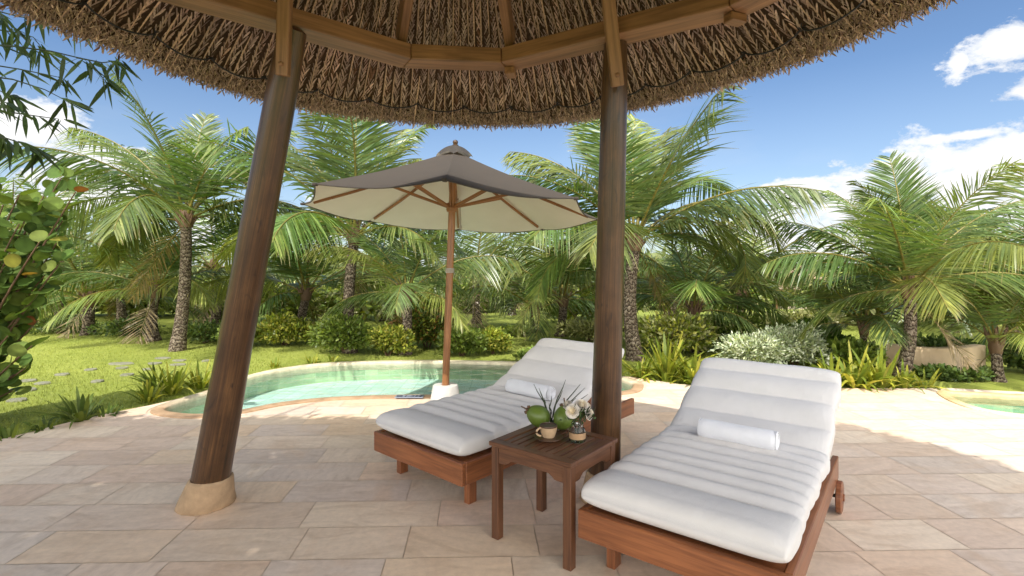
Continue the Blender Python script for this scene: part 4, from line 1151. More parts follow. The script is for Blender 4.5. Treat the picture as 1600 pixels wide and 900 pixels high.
# ================================================================== VEGETATION
def frond_mesh(o, az, pitch, bend, L, rng, nl=64, dry=0.0, lw=.034, segs=((0, .55), (.35, 1), (.7, .8), (1, .06)), droop=.38, green=(.17, .21, .04), yellow=(.40, .38, .08), side=0.0):
    """one feather leaf: arching stalk and two rows of hanging leaflets -> V, F, col"""
    K = 22; h = np.array([math.cos(az), math.sin(az), 0]); up = np.array([0, 0, 1.0])
    t = np.linspace(0, 1, K); ang = pitch-bend*t**1.35
    T = np.cos(ang)[:, None]*h+np.sin(ang)[:, None]*up
    sd0 = np.array([-h[1], h[0], 0])
    T = unit(T+sd0*(side*t**1.5)[:, None])
    pts = np.array(o)+np.concatenate([[np.zeros(3)], np.cumsum((T[:-1]+T[1:])/2*(L/(K-1)), 0)])
    Sd = unit(np.cross(T, up)+1e-6*sd0); roll = rng.normal(0, .25)+side*.6
    Nn = np.cross(Sd, T)
    ro = roll*np.linspace(.2, 1.6, K)
    S2 = Sd*np.cos(ro)[:, None]+Nn*np.sin(ro)[:, None]; N2 = np.cross(S2, T)
    # stalk
    rad = L*.0105*(1-t*.9)+.0015
    c4 = [(1, .4), (0, 1), (-1, .4), (0, -.6)]
    V = np.stack([pts+S2*(rad*a)[:, None]+N2*(rad*b)[:, None] for a, b in c4], 1).reshape(-1, 3)
    Fs = np.array([(i*4+j, i*4+(j+1) % 4, (i+1)*4+(j+1) % 4, (i+1)*4+j) for i in range(K-1) for j in range(4)])
    fy = np.clip(rng.normal(.12, .22)+dry, 0, 1)
    col = [np.tile(np.array([.30, .27, .07])*(1-.3*dry)+np.array([.02, .0, .0]), (len(V), 1))]
    Vs = [V]; Fa = [Fs]; b0 = len(V)
    tt = .13+.87*(np.arange(nl)+.5)/nl
    for sg in (-1, 1):
        tl = np.clip(tt+rng.normal(0, .25/nl, nl), 0, .999); fi = tl*(K-1); i0 = fi.astype(int); fr = (fi-i0)[:, None]; i1 = np.minimum(i0+1, K-1)
        lerp = lambda A: A[i0]*(1-fr)+A[i1]*fr
        p, Tt, Ss, Nt = lerp(pts), unit(lerp(T)), unit(lerp(S2)), unit(lerp(N2))
        s = (tl-.13)/.87
        ll = L*.37*(np.sin(PI*np.clip(.20+.74*s, 0, 1))**.7)*(1-.22*s)*rng.uniform(.86, 1.08, nl)
        a = np.radians(26+32*s+rng.normal(0, 3.0, nl))
        d = unit(Ss*(sg*np.cos(a))[:, None]+Tt*np.sin(a)[:, None]+Nt*(.30-.12*s+rng.normal(0, .09, nl))[:, None])
        hz_ = np.sqrt(np.clip(1-Tt[:, 2]**2, 0, 1)); d[:, 2] -= (hz_**1.5)*rng.uniform(.45, 1.0, nl)*(.55+.5*s); d = unit(d)
        w = unit(np.cross(d, Nt)+Nt*rng.normal(-.25*sg, .28, nl)[:, None])
        g = droop*rng.uniform(.3, 1.2, nl)*(.6+.3*s)*(.35+.65*hz_)
        dn = np.zeros((nl, 3)); dn[:, 2] = -1
        Vv, Ff, ix = strips(p, d, w, ll, lw*L/2.3*np.ones(nl)*rng.uniform(.8, 1.15, nl), segs, g, dn)
        kk = len(segs)*2
        mixv = np.clip(fy+rng.normal(0, .13, nl)+.25*(s > .86), 0, 1)[:, None]
        cl = (np.array([green])*(1-mixv)+np.array([yellow])*mixv)*rng.uniform(.75, 1.2, (nl, 1))
        cv = np.repeat(cl, kk, 0).reshape(nl, len(segs), 2, 3)
        tipb = (rng.random(nl) < .35+dry)[:, None, None]*np.array([.34, .27, .14])
        cv[:, -1] = np.where(tipb.sum(-1, keepdims=True) > 0, tipb, cv[:, -1]*1.15)
        Vs.append(Vv); Fa.append(Ff+b0); b0 += len(Vv); col.append(cv.reshape(-1, 3))
    return np.concatenate(Vs), np.concatenate(Fa), np.concatenate(col)

def palm(label, base, crown, L, n, seed, r=.10, nl=60, parts=True, extra=(), dry=.0, dead=1, top=84, low=14, skip=None, group='young coconut palms around the pools', tone=1.0, lw=.0265, bendr=(.6, 1.5)):
    rng = np.random.default_rng(seed); nl = int(nl*(1.12 if parts else 1.15)); n = int(n*(.76 if parts else .9)); L = L*1.16
    base, crown = np.array(base, float), np.array(crown, float)
    t = thing('coconut_palm', label, 'palm tree', tuple(base), 0, group)
    # ringed trunk with a swollen foot
    K = 40; ts = np.linspace(0, 1, K); bow = np.array([rng.normal(0, .05), rng.normal(0, .03), 0])
    pts = base+(crown-base)*ts[:, None]+bow*np.sin(PI*ts)[:, None]; pts[0, 2] -= .05
    rad = r*(1.0+.45*np.exp(-ts*9)-.16*ts)*(1+.045*rng.random(K))
    m = MB(); m.tube(pts, rad, 16); m.build('trunk', M['trunk'], t, smooth=60)
    # fibrous sheath where the stalks leave the trunk
    m = MB(); hgt = min(.34, L*.14); m.tube([crown-[0, 0, .04], crown+[0, 0, hgt*.35], crown+[0, 0, hgt]], [r*1.0, r*1.35, r*.7], 12)
    for k in range(9):
        a = rng.uniform(0, 2*PI); d = np.array([math.cos(a), math.sin(a), 0]); q = crown+[0, 0, rng.uniform(-.02, .12)]
        m.tube([q+d*r*.7, q+d*r*1.5+[0, 0, .10], q+d*r*1.9+[0, 0, .2]], [.03, .022, .006], 6)
    m.build('leaf_sheath', M['stem'], t, smooth=60)
    specs = []
    a0 = rng.uniform(0, 2*PI)
    for i in range(n):
        q = (i+.5)/n
        az = a0+i*2.39996+rng.normal(0, .12)
        pitch = math.radians(top+(low-top)*q**.95+rng.normal(0, 5)); bend = bendr[0]+(bendr[1]-bendr[0])*q+rng.normal(0, .12)
        specs.append((az, pitch, bend, L*(.72+.33*math.sin(PI*min(1, q*.9+.12)))*rng.uniform(.92, 1.08), dry*q))
    for e in extra:
        specs.append((math.radians(e[0]), math.radians(e[1]), math.radians(e[2]), e[3], dry*.5))
    for k in range(dead): specs.append((rng.uniform(0, 2*PI), math.radians(rng.uniform(-62, -35)), rng.uniform(.3, .6), L*rng.uniform(.5, .7), 2.0))
    G_ = np.array([.125, .215, .058])*tone; Y_ = np.array([.38, .39, .09])*tone
    out = []
    for az, pi_, be, l, dr in specs:
        if skip and skip(az, pi_): continue
        o = crown+np.array([math.cos(az)*r*.6, math.sin(az)*r*.6, .06+.10*max(0, math.sin(pi_))])
        tn = rng.uniform(.68, 1.2); gr = rng.random()**2*.5; g2 = (G_*(1-gr)+np.array([.17, .195, .11])*gr)*tn
        if dr > 1.5: out.append(frond_mesh(o-np.array([0, 0, .08]), az, pi_, be, l, rng, int(nl*.6), .8, lw, green=(.30, .215, .12), yellow=(.40, .30, .18), side=rng.normal(0, .3))); continue
        out.append(frond_mesh(o, az, pi_, be, l, rng, nl, dr, lw, green=tuple(g2), yellow=tuple(Y_*tn), side=rng.normal(0, .14)))
    if parts:
        for V, Fq, cl in out: np_mesh('frond', V, Fq, M['frond'], t, col=cl)
    else:
        Vs = []; Fs = []; Cs = []; b = 0
        for V, Fq, cl in out: Vs.append(V); Fs.append(Fq+b); Cs.append(cl); b += len(V)
        np_mesh('crown', np.concatenate(Vs), np.concatenate(Fs), M['frond'], t, col=np.concatenate(Cs))
    return t
def base_at(px, py=None, Y=None):
    if Y is None:
        p = G(px, py); return np.array([p[0], p[1], -.03])
    x = (px-HX)/F*Y; return np.array([x, Y, float(terrain(x, Y))])
def PA(label, bx, by, cx, cy, L, n, seed, Y=None, dY=0.0, **k):
    b = base_at(bx, by, Y); return palm(label, b, P(cx, cy, b[1]+dY), L, n, seed, **k)
# the palms one can tell apart, near to far
PA('tall coconut palm with grey ringed trunk on the lawn, left of the leaning dark post', 277, 545, 291, 352, 2.15, 17, 21, r=.098, nl=66, dY=.1, top=80, low=14,
   extra=[(176, 42, 50, 2.5), (150, 66, 62, 2.2), (-160, 34, 105, 2.3), (35, 60, 60, 2.1), (10, 30, 70, 2.2), (92, 84, 25, 2.0), (165, 8, 55, 2.2)])
PA('coconut palm with slim ringed trunk behind the pool, left of the parasol pole', 547, 548, 553, 378, 2.1, 17, 5, r=.092, nl=66, top=84, low=14, extra=[(160, 66, 55, 2.5), (100, 84, 20, 2.5), (60, 74, 40, 2.5), (185, 30, 100, 2.4), (200, 12, 80, 2.0), (20, 45, 60, 2.0)])
PA('short coconut palm with low crown right behind the pool, beside the parasol pole', 633, 551, 636, 468, 1.55, 16, 33, r=.085, nl=58, top=86, low=4, bendr=(.7, 1.35))
PA('coconut palm with ringed trunk just right of the front dark post', 993, 566, 991, 388, 2.2, 17, 8, Y=7.9, r=.105, nl=72, top=82, low=14,
   extra=[(4, 46, 112, 2.7), (-14, 40, 155, 2.3), (24, 62, 84, 2.35), (52, 76, 48, 2.5), (150, 62, 60, 2.3), (120, 80, 40, 2.5), (172, 40, 70, 2.3), (-150, 30, 70, 2.0)])
PA('coconut palm on the right standing in front of the tan wall', 1408, 588, 1421, 462, 1.55, 19, 14, r=.075, nl=64, top=84, low=2, bendr=(.7, 1.4), extra=[(80, 84, 18, 1.75), (55, 70, 40, 1.8), (28, 55, 55, 1.9), (172, 34, 70, 1.6), (-4, 28, 115, 1.7), (12, 38, 60, 1.9), (-20, 20, 60, 1.5), (120, 70, 40, 1.7)])
PA('dark trunked palm at the back of the lawn between two other palms', 240, 530, 243, 462, 2.0, 15, 41, r=.10, nl=48, dY=.1, low=14)
PA('low dark palm farthest left at the back of the lawn', 138, 521, 140, 476, 2.2, 15, 42, r=.11, nl=48, low=14)
PA('leaning dark trunked palm with drooping fronds above the head of the pool lounger', 876, 530, 880, 476, 2.1, 15, 43, Y=10.6, r=.095, nl=50, low=14)
PA('small palm with bent trunk between the front dark post and the silver bush', 1088, 556, 1084, 496, 1.7, 14, 44, Y=8.6, r=.075, nl=50, low=14, extra=[(10, 30, 95, 1.9), (-10, 50, 110, 1.7)])
PA('young upright palm with hardly any trunk left of the tan wall', 1349, 578, 1350, 520, 1.35, 13, 45, Y=7.6, r=.055, nl=50, top=86, low=10)
PA('short palm at the right edge beside the end of the tan wall', 1560, 602, 1556, 548, 1.1, 8, 61, Y=6.45, r=.06, nl=52, low=25, top=80)
PA('palm with wide crown seen between the leaning post and the parasol', 470, 530, 478, 466, 2.1, 14, 47, Y=10.8, r=.095, nl=46, parts=False, low=14)
PA('palm with dark hanging fronds behind the parasol pole', 838, 520, 836, 492, 1.9, 13, 48, Y=11.2, r=.09, nl=44, parts=False, low=14)
PA('palm behind the silver bush with one frond over the far pavilion', 1156, 520, 1158, 470, 1.9, 13, 49, Y=9.8, r=.085, nl=46, parts=False, low=14, extra=[(8, 62, 100, 1.9)], bendr=(.8, 1.3))
PA('palm reaching in from the right edge above the small round pool', 1690, 560, 1690, 440, 2.1, 15, 50, Y=7.4, r=.08, nl=54, parts=False, low=-10, extra=[(180, 34, 60, 2.1), (170, 12, 55, 2.0)])
bk = [(20, 12.5, 370, 2.2, 'palm behind the sea grape bush at the far left'), (95, 13.8, 395, 2.3, 'hazy palm above the low dark palm at the left'), (335, 12.4, 405, 2.2, 'palm partly hidden by the leaning dark post'), 
      (190, 13.2, 420, 2.1, 'palm in the second row behind the tall lawn palm'), (600, 13.6, 415, 2.1, 'palm in the second row under the left of the parasol'), (745, 13.0, 418, 2.2, 'palm in the second row right of the parasol pole'), 
      (1045, 12.6, 428, 2.1, 'palm in the second row right of the front dark post'), (1395, 12.2, 440, 2.1, 'palm behind the palm by the tan wall'),
      (1490, 11.2, 440, 2.2, 'palm behind the right end of the tan wall'), (1580, 10.2, 425, 2.2, 'palm at the right edge behind the wall'), (800, 15.5, 425, 2.0, 'hazy palm far behind the pool lounger')]
for i, (px, Y, cy, L, lb) in enumerate(bk):
    b = base_at(px, None, Y); palm(lb, b, P(px+rnd.uniform(-8, 8), cy+22, Y), L*.94, 11, 100+i, r=.10, nl=34, parts=False, low=8, group='palms in the rows behind', tone=1.0, lw=.034)

def leaf_cloud(ctr, rad, n, rng, lsize, cols, flat=0.0, asp=.5, lumps=9, shell=.75):
    """leaves on the skin of irregular clumps"""
    ctr = np.array(ctr, float); rad = np.array(rad, float)
    lp = rng.normal(0, 1, (lumps, 3)); lp = unit(lp)*rng.uniform(.3, .72, (lumps, 1)); lp[:, 2] = np.abs(lp[:, 2])*.9-.15
    lr = rng.uniform(.34, .55, lumps); lt = rng.uniform(.75, 1.2, lumps)
    k = rng.integers(0, lumps, n); d = unit(rng.normal(0, 1, (n, 3)))
    rr = lr[k]*(shell+(1-shell)*rng.random(n)*1.7)
    p = lp[k]+d*rr[:, None]
    p[:, 2] = np.maximum(p[:, 2], -.42+rng.random(n)*.1)
    pos = ctr+p*rad
    outw = unit(p*np.array([1, 1, .7])+d*.6); ld = unit(outw+rng.normal(0, .55, (n, 3))+np.array([0, 0, .25]))
    nrm = unit(d+rng.normal(0, .5, (n, 3))+np.array([0, 0, .5])); w = unit(np.cross(ld, nrm))
    L = lsize*rng.uniform(.65, 1.3, n)
    V, Fq, ix = strips(pos, ld, w, L, L*asp, [(0, .25), (.35, 1), (.72, .8), (1, .06)])
    cols = np.array(cols); c = cols[rng.integers(0, len(cols), n)]*lt[k][:, None]*rng.uniform(.7, 1.25, (n, 1))
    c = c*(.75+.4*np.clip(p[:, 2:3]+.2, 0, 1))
    return V, Fq, c[ix]
GREEN = [(.162, .243, .046), (.216, .297, .054), (.284, .351, .068)]
YEL = [(.270, .338, .047), (.392, .419, .061), (.189, .257, .041), (.513, .486, .095)]
DARK = [(.095, .155, .041), (.128, .196, .049), (.176, .236, .054)]
MIX = [(.135, .209, .041), (.351, .378, .061), (.216, .284, .047), (.459, .243, .081), (.095, .149, .032)]
SILV = [(.675, .729, .540), (.540, .621, .446), (.783, .810, .648), (.324, .405, .230)]
OLIV = [(.324, .338, .121), (.243, .270, .095), (.419, .405, .189)]
def shrub(label, px, py, w_px, top_py, n, ls, cols, seed, Y=None, group='garden shrubs behind the pools', asp=.5, name='shrub', cat='shrub', dep=.8):
    rng = np.random.default_rng(seed)
    b = base_at(px, py, Y); Y = b[1]; w = w_px/F*Y/2; h = max(.15, P(px, top_py, Y)[2]-b[2])
    t = thing(name, label, cat, tuple(b), 0, group)
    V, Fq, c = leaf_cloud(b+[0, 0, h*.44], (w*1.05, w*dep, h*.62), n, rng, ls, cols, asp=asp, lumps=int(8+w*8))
    np_mesh('foliage', V, Fq, M['leaf'], t, col=c)
    m = MB()
    for k in range(7):
        a = rng.uniform(0, 2*PI); e = np.array([math.cos(a)*w*.5, math.sin(a)*w*.4, h*rng.uniform(.5, .8)])
        m.tube([b+e*[.08, .08, 0]-[0, 0, .03], b+e*.5+[0, 0, .02], b+e], [.014, .010, .004], 6)
    m.build('stems', M['stem'], t, smooth=60)
sh = [('yellow green hedge shrub right of the leaning dark post', 445, 537, 105, 488, 3600, .065, YEL, None), ('rounded dark green shrub behind the slim palm trunk', 540, 549, 95, 482, 3800, .06, GREEN, None), ('light green low shrub left of the short palm trunk', 606, 553, 75, 508, 2600, .06, YEL, None),
      ('mottled croton shrub with red tips behind the short palm', 668, 540, 120, 466, 4200, .065, MIX, None), ('round green shrub showing just right of the parasol pole behind the pool', 722, 553, 74, 506, 2400, .06, GREEN, None), ('yellow green shrub left of the grass gap behind the pool', 770, 550, 64, 512, 2400, .055, YEL, None),
      ('small dark shrub at the head of the pool lounger', 838, 563, 62, 543, 1300, .05, GREEN, None), ('dark low shrub between the dark palm and the tall palm', 320, 533, 90, 502, 2000, .06, DARK, None), ('dark low shrub left of the dark trunked palm', 200, 522, 100, 497, 2000, .06, DARK, None), ('low shrub under the farthest left palm', 95, 519, 90, 494, 1800, .06, DARK, None), ('shrub just left of the leaning dark post at the lawn edge', 372, 540, 70, 500, 1800, .06, GREEN, None),
      ('mottled yellow shrub behind the lilies right of the front dark post', 1045, 560, 130, 482, 4200, .07, [*YEL, *OLIV], 8.3), ('leafy green shrub behind the silver bush', 1140, 556, 110, 490, 3200, .07, GREEN, 9.0), ('bright green broad leaved shrub right of the silver bush', 1272, 572, 92, 503, 1500, .13, [(.10, .19, .02), (.15, .24, .03), (.07, .13, .02)], 8.0), ('glossy dark green shrub behind the head of the nearest lounger', 1325, 590, 96, 532, 1700, .10, GREEN, 7.3),
      ('pale olive shrub below the far pavilion', 1262, 540, 140, 486, 2600, .09, OLIV, 12.0), ('dark green shrub right of the short palm at the right edge', 1605, 604, 76, 520, 2400, .07, DARK, 6.9), ('low bushy shrub between the parasol and the pool lounger', 800, 530, 50, 508, 1200, .06, GREEN, 10.6), ('shrub beside the front dark post behind the pool lounger', 925, 545, 100, 500, 2400, .07, OLIV, 9.9),
      ('dark ground cover in front of the tan wall, left half', 1462, 601, 74, 577, 1100, .06, DARK, 6.6), ('dark ground cover in front of the tan wall, right half', 1520, 604, 70, 584, 1100, .06, DARK, 6.45), ('creeper shrub on top of the tan wall', 1470, 560, 130, 528, 2200, .07, DARK, 7.9)]
for i, (lb, px, py, w, tp, n, ls, cols, Y) in enumerate(sh): shrub(lb, px, py, w, tp, n, ls, cols, 300+i, Y)
shrub('silvery white leaved bush behind the nearest lounger', 1180, 585, 112, 514, 5200, .055, SILV, 400, 7.3, asp=.34, name='silver_bush', cat='bush', group='silver leaved bushes')
shrub('silvery white leaved bush tallest of the two, nearer the palm on the right', 1240, 586, 122, 508, 5600, .055, SILV, 401, 7.5, asp=.34, name='silver_bush', cat='bush', group='silver leaved bushes')

def mass():
    rng = np.random.default_rng(77); Vs = []; Fs = []; Cs = []; b = 0
    for i in range(96):
        Y = rng.uniform(12.5, 20); px = rng.uniform(-500, 2300); x = (px-HX)/F*Y
        if 800 < px < 850 : continue
        z = float(terrain(x, Y)); h = rng.uniform(.7, 1.25)
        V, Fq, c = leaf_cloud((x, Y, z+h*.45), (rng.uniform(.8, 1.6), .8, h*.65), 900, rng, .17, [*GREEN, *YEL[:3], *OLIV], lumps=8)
        Vs.append(V); Fs.append(Fq+b); Cs.append(c); b += len(V)
    o = np_mesh('undergrowth', np.concatenate(Vs), np.concatenate(Fs), M['leaf'], col=np.concatenate(Cs)); setp(o, 'mass of green undergrowth between the rows of palms', kind='stuff')
    Vs = []; Fs = []; Cs = []; b = 0
    for i in range(190):
        Y = rng.uniform(24, 60); x = rng.uniform(-2.0, 2.2)*Y; px = HX+F*x/Y
        if 1180 < px < 1300 and Y < 40: continue
        z = float(terrain(x, Y)); h = rng.uniform(2.0, 3.4)*(1+(Y-24)/90)
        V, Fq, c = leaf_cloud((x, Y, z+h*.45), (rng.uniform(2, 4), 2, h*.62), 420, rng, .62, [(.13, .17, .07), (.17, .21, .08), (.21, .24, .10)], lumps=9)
        Vs.append(V); Fs.append(Fq+b); Cs.append(c); b += len(V)
    o = np_mesh('treeline', np.concatenate(Vs), np.concatenate(Fs), M['leaf'], col=np.concatenate(Cs)); setp(o, 'far line of trees beyond the garden', kind='stuff')
mass()

def lily(label, px, py, h_px, n, seed, wide=.034, Y=None, cols=((.10, .15, .02), (.16, .20, .028), (.24, .25, .04)), group='spider lily clumps beside the paving'):
    rng = np.random.default_rng(seed); b = base_at(px, py, Y); Y = b[1]; h = h_px/F*Y
    n = int(n); a = rng.uniform(0, 2*PI, n); el = np.radians(rng.uniform(38, 84, n)); L = h*rng.uniform(.85, 1.45, n)
    d = np.stack([np.cos(a)*np.cos(el), np.sin(a)*np.cos(el), np.sin(el)], 1)
    base = b+np.stack([np.cos(a)*.04, np.sin(a)*.04, 0*a], 1)*rng.random((n, 1))*2
    w = np.stack([-np.sin(a), np.cos(a), 0*a], 1)+rng.normal(0, .25, (n, 3)); dn = np.zeros((n, 3)); dn[:, 2] = -1
    V, Fq, ix = strips(base, d, unit(w), L, np.full(n, wide)*rng.uniform(.75, 1.2, n), [(0, .7), (.18, .95), (.38, 1), (.58, .92), (.78, .66), (.92, .34), (1, .03)], rng.uniform(.15, .75, n), dn)
    c = np.array(cols)[rng.integers(0, len(cols), n)]*rng.uniform(.8, 1.2, (n, 1))
    o = np_mesh('spider_lily', V, Fq, M['blade'], col=c[ix], smooth=True, org=b); setp(o, label, 'lily plant', group)
BR = ((.24, .29, .035), (.36, .38, .05), (.46, .44, .08), (.17, .23, .03))
DK = ((.08, .125, .025), (.12, .17, .03), (.18, .23, .04))
li = [('dark strap leaved lily clump alone at the left patio edge', 128, 655, 66, 26, DK, .036), ('bright lily clump where the pool rim meets the patio', 232, 624, 46, 30, BR, .03), ('lily clump left of the leaning dark post', 268, 612, 56, 34, BR, .032), ('lily clump half hidden by the leaning dark post', 312, 603, 48, 30, BR, .032), ('tall lily clump behind the one at the pool rim', 247, 604, 58, 22, DK, .03), ('small lily tuft near the bottom of the left lawn', 68, 670, 32, 14, DK, .026), ('sparse lily tuft at the left edge of the patio', 12, 684, 40, 14, DK, .03), ('small lily tuft beside the dark lily clump', 165, 648, 34, 14, DK, .026),
      ('tiny lily tuft behind the far pool rim, nearest the leaning post', 428, 571, 18, 12, BR, .03), ('lily tuft behind the far pool rim left of the slim palm', 488, 565, 22, 14, BR, .03), ('little lily tuft behind the far pool rim in front of the slim palm', 520, 562, 14, 10, BR, .03),
      ('bright lily clump right beside the front dark post', 1002, 589, 34, 34, BR, .034), ('largest bright lily clump right of the front dark post', 1042, 592, 58, 46, BR, .04), ('bright lily clump touching the head of the nearest lounger', 1083, 598, 52, 38, BR, .04), ('bright lily clump just right of the nearest lounger head', 1336, 603, 50, 36, BR, .042), ('broad lily clump in front of the palm by the tan wall', 1374, 604, 48, 40, BR, .042), ('lily clump at the foot of the palm by the tan wall', 1412, 604, 36, 30, BR, .038), ('small lily tuft between the wall palm and the round pool', 1446, 604, 26, 16, BR, .03), ('lily clump behind the nearest lounger, mostly hidden', 1300, 600, 44, 26, BR, .04)]
for i, (lb, px, py, h, n, cols, wd) in enumerate(li): lily(lb, px, py, h*(1.3 if px > 900 else .92), n*(1.6 if px > 900 else 1.4), 500+i, wd, cols=cols)

# low walls
def curved_wall(label, pts, z1, m_, th=.14):
    p = np.array(pts); n = len(p); t = np.gradient(p, axis=0); t = unit(t); nr = np.stack([-t[:, 1], t[:, 0]], 1)
    V = []
    for q, r in zip(p, nr):
        for o_, z in ((0, -.3), (0, z1-.01), (.01, z1), (th-.01, z1), (th, z1-.01), (th, -.3)): V.append((*(q+r*o_), z))
    Fs = [(6*i+j, 6*i+j+1, 6*i+6+j+1, 6*i+6+j) for i in range(n-1) for j in range(5)]+[(0, 1, 2, 3, 4, 5), tuple(6*(n-1)+j for j in range(6))]
    m = MB(); m.add(V, Fs); o = m.build('garden_wall', m_, smooth=30); setp(o, label, 'wall')
tq = np.linspace(0, 1, 24)
curved_wall('low curved tan plaster wall behind the palm on the right', [((1384+(1538-1384)*t-HX)/F*(7.35-.35*math.sin(PI*t*.9)), 7.35-.42*math.sin(PI*t*.9)) for t in tq], .30, M['wall'])

# far thatched pavilion
pY = 36.0; pb = np.array([(1245-HX)/F*pY, pY, P(1245, 480, pY)[2]])
pv = thing('thatched_pavilion', 'distant thatched pavilion among the palms on the right', 'pavilion', tuple(pb))
zr0, zr1 = P(0, 450, pY)[2], P(0, 414, pY)[2]; hw = 58/F*pY
m = MB(); nn = 28; V = []
for r, z in ((hw*1.0, zr0-.12), (hw*1.02, zr0), (hw*.62, zr0+(zr1-zr0)*.5), (hw*.08, zr1)):
    for k in range(nn): V.append((pb[0]+r*math.cos(2*PI*k/nn), pY+.7*r*math.sin(2*PI*k/nn), z))
m.add(V, [(i*nn+k, i*nn+(k+1) % nn, (i+1)*nn+(k+1) % nn, (i+1)*nn+k) for i in range(3) for k in range(nn)]+[tuple(range(nn))], col=(.33, .25, .19)); m.build('roof', M['thatch'], pv, smooth=30)
for k in range(6):
    x = pb[0]+(-.8+.32*k)*hw; m = MB(); m.tube([(x, pY-.5*hw, pb[2]-.3), (x, pY-.5*hw, zr0+.05)], .07, 8); m.build('post', M['beam'], pv)
m = MB(); m.box((pb[0], pY+.25*hw, (pb[2]+zr0)/2), (hw*.8, .1, (zr0-pb[2])/2)); m.build('back_wall', M['dark'], pv)  # near-black panel, the shade under the pavilion roof put in as colour
m = MB(); m.box((pb[0]+.3, pY-.55*hw, pb[2]-.2), (hw*.85, .3, .35)); m.build('plinth', M['palewall'], pv)

# sea grape bush at the left
def seagrape():
    rng = np.random.default_rng(5); b = np.array([-5.15, 4.75, -.03])
    t = thing('sea_grape_bush', 'sea grape bush with round green, yellow and rusty leaves at the left edge', 'bush', tuple(b))
    tips = [(96, 278), (118, 300), (86, 330), (98, 345), (96, 408), (62, 378), (30, 305), (55, 445), (50, 540), (22, 585), (8, 470), (-30, 345), (-45, 440), (-60, 270), (-60, 540), (12, 525), (-10, 290), (30, 420), (-20, 600), (60, 340), (8, 360), (-20, 500), (40, 480), (72, 300), (-5, 430), (30, 350), (15, 395), (50, 410), (25, 450), (70, 430), (35, 500), (10, 555), (45, 330), (5, 320), (-15, 560), (88, 380), (40, 575), (20, 610), (60, 500)]
    m = MB(); P0 = []; D0 = []
    for px, py in tips:
        tip = P(px, py, rng.uniform(4.35, 4.95)); mid = b*.45+tip*.55+np.array([-.12, rng.normal(0, .06), -.06+rng.normal(0, .05)])
        q = np.linspace(0, 1, 14)[:, None]; pts = (1-q)**2*b+2*q*(1-q)*mid+q*q*tip
        m.tube(pts, np.linspace(.020, .005, 14), 7)
        L = np.linalg.norm(tip-b); k = int(L*.66/.056)
        for j in range(k):
            s = .34+.66*(j+.5)/k; p = (1-s)**2*b+2*s*(1-s)*mid+s*s*tip; tg = unit(2*(1-s)*(mid-b)+2*s*(tip-mid))
            sd = unit(np.cross(tg, rng.normal(0, 1, 3))); P0.append(p); D0.append(unit(sd*(1 if j % 2 else -1)+tg*.5+[0, 0, .25]))
        P0.append(tip); D0.append(unit(tip-mid))
    m.build('branches', M['stem'], t, smooth=60)
    P0, D0 = np.array(P0), np.array(D0); n = len(P0)
    nm = unit(rng.normal(0, .55, (n, 3))+np.array([.15, -.65, .7])); D0 = unit(D0-nm*(np.sum(D0*nm, 1)[:, None])*.85); w = np.cross(D0, nm)
    r = rng.uniform(.045, .076, n)*np.where(rng.random(n) < .15, .75, 1)
    ring = 14; V = np.zeros((n, ring+1, 3)); c0 = P0+D0*(r*1.05+.02)[:, None]; V[:, 0] = c0-nm*(r*.10)[:, None]
    curl = rng.normal(.06, .10, n)
    for k in range(ring):
        a = 2*PI*k/ring; rr = r*(1.0-.10*(math.cos(a) < -.8)); 
        V[:, k+1] = c0+D0*(rr*math.cos(a))[:, None]+w*(rr*1.08*math.sin(a))[:, None]+nm*(r*(.16*abs(math.sin(a))+curl*math.cos(a)))[:, None]
    Fs = np.concatenate([np.arange(n)[:, None]*(ring+1)+np.array([[0, 1+k, 1+(k+1) % ring]]) for k in range(ring)])
    pal = np.array([(.095, .165, .034), (.12, .19, .038), (.15, .215, .042), (.185, .235, .05), (.08, .14, .03), (.30, .29, .05), (.40, .24, .05), (.30, .12, .04)]); pr = [.27, .27, .21, .12, .112, .01, .006, .002]
    cl = pal[rng.choice(len(pal), n, p=pr)]*rng.uniform(.62, .95, (n, 1)); cc = np.repeat(cl, ring+1, 0).reshape(n, ring+1, 3); cc[:, 0] *= 1.25
    np_mesh('leaves', V.reshape(-1, 3), Fs, M['bigleaf'], t, col=cc.reshape(-1, 3), smooth=True)
seagrape()

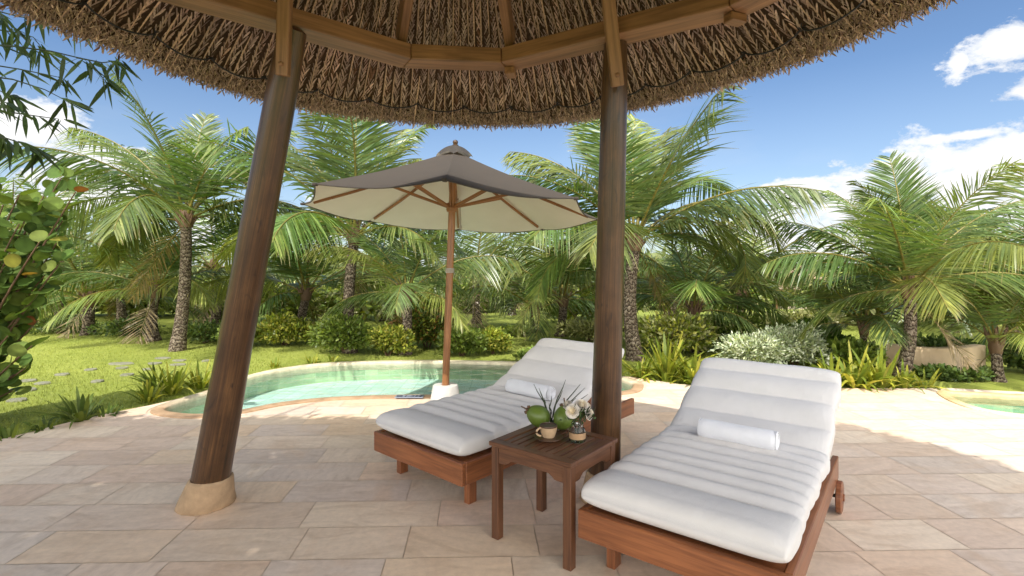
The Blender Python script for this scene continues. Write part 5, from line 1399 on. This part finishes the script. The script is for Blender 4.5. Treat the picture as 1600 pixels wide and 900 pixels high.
# bamboo at the upper left; unseen leaves overhead are added to shade the paving
def bamboo():
    rng = np.random.default_rng(12); b = np.array([-3.6, 1.9, 0])
    t = thing('bamboo', 'dark green bamboo sprays hanging in from the upper left', 'bamboo', tuple(b))
    D_ = 2.55
    br = [[(-70, 66), (20, 72), (80, 80), (138, 94), (152, 112), (166, 128)], [(120, 90), (160, 98), (188, 94)], [(-70, 92), (30, 108), (70, 116), (98, 122)], [(-70, 112), (20, 124), (70, 140), (105, 158)], [(-70, 168), (20, 176), (62, 182), (92, 186)], [(-70, 205), (10, 216), (40, 226), (60, 236)], [(-70, 0), (30, 26), (90, 32), (128, 44)], [(-70, 130), (-5, 140), (20, 150)], [(-70, 40), (10, 48), (52, 58), (66, 76)], [(-70, 20), (0, 22), (20, 44)], [(40, 30), (58, 16), (72, 10)], [(-70, 190), (-10, 205), (14, 222)], [(-70, 150), (-20, 165), (10, 160)]]
    m = MB(); B = []; Dd = []
    def P3(p, dY): return P(p[0], p[1], D_+dY)
    for pl in br:
        dy = rng.uniform(-.25, .3); pts = np.array([P3(p, dy+.03*i) for i, p in enumerate(pl)])
        f = np.concatenate([pts[:1]]+[pts[i]+(pts[i+1]-pts[i])*np.linspace(.25, 1, 4)[:, None] for i in range(len(pts)-1)])
        m.tube(f, np.linspace(.0045, .0015, len(f)), 6)
        for i in range(1, len(f)):
            if f[i][0] < -3.0: continue
            end = i == len(f)-1
            if not end and rng.random() < .3: continue
            for q in range(5 if end else rng.integers(1, 4)):
                sp = rng.uniform(-.09, .05); a = rng.uniform(-.9, 1.5)
                B.append(f[i]+[rng.normal(0, .008), rng.normal(0, .02), 0]); Dd.append(unit(np.array([math.sin(a)*.8+.2, rng.normal(0, .4), -abs(math.cos(a*.8))*rng.uniform(.4, 1.1)])))
    # culms, left of the frame
    for k in range(9):
        p = b+np.array([rng.normal(-.4, .35), rng.normal(-.2, .45), 0]); e = p+np.array([rng.uniform(-.6, .4), rng.uniform(-1.0, .2), rng.uniform(4.2, 5.2)])
        q = np.linspace(0, 1, 16)[:, None]; pts = p+(e-p)*q
        if (pts[:, 0] > -1.06*pts[:, 1]-.15).any(): continue
        m.tube(pts, np.linspace(.03, .012, 16), 8)
    m.build('stems', M['sprig'], t, smooth=60)
    B, Dd = np.array(B), np.array(Dd); n = len(B)
    nn = NSHADE; g = np.c_[rng.uniform(-7.5, 3.8, nn), rng.uniform(-1, 5.2, nn)]  # added leaves out of view, spread along sun rays from the ground to shade
    shade = np.array([(-7.5, -1), (-7.5, 4.5), (-5, 4.8), (-1, 4.75), (1.5, 5.0), (2.3, 4.95), (2.87, 4.62), (3.3, 4.0), (3.5, 3.4), (3.6, 2.4), (3.4, .5), (3.2, -1)])
    hz = rng.uniform(4.1, 4.7, nn); keep = inside(shade, g+rng.normal(0, .02, (nn, 2)))
    c = np.c_[g[:, 0]+SUN[0]/SUN[2]*hz, g[:, 1]+SUN[1]/SUN[2]*hz, hz]
    keep &= np.hypot(g[:, 0]-GC[0]+SUN[0]/SUN[2]*2.4, g[:, 1]-GC[1]+SUN[1]/SUN[2]*2.4) > 1.55
    c = c[keep]; d2 = unit(rng.normal(0, .6, (len(c), 3))+np.array([.3, .1, -.5]))
    L1 = rng.uniform(.09, .16, n); L2 = rng.uniform(.13, .18, len(c))
    W1 = rng.uniform(.014, .022, n); W2 = rng.uniform(.042, .06, len(c)); rn = lambda k: rng.normal(0, 1, (k, 3))
    dn = np.zeros((n, 3)); dn[:, 2] = -1
    V, Fq, ix = strips(B, Dd, unit(np.cross(Dd, rn(n)+np.array([0, .6, .5]))), L1, W1, [(0, .15), (.2, .9), (.5, 1), (.8, .5), (1, .03)], np.full(n, .12), dn)
    np_mesh('leaves', V, Fq, M['leaf'], t, col=(np.array([[.05, .085, .024]])*rng.uniform(.7, 1.7, (n, 1)))[ix])
    V, Fq, ix = strips(c, d2, unit(np.cross(d2, rn(len(c)))), L2, W2, [(0, .2), (.45, 1), (1, .05)])
    np_mesh('canopy', V, Fq, M['leaf'], t, col=(np.array([[.05, .085, .022]])*rng.uniform(.7, 1.7, (len(c), 1)))[ix])  # unseen leaf layer added only for the shadow it casts
NSHADE = 150000
bamboo()
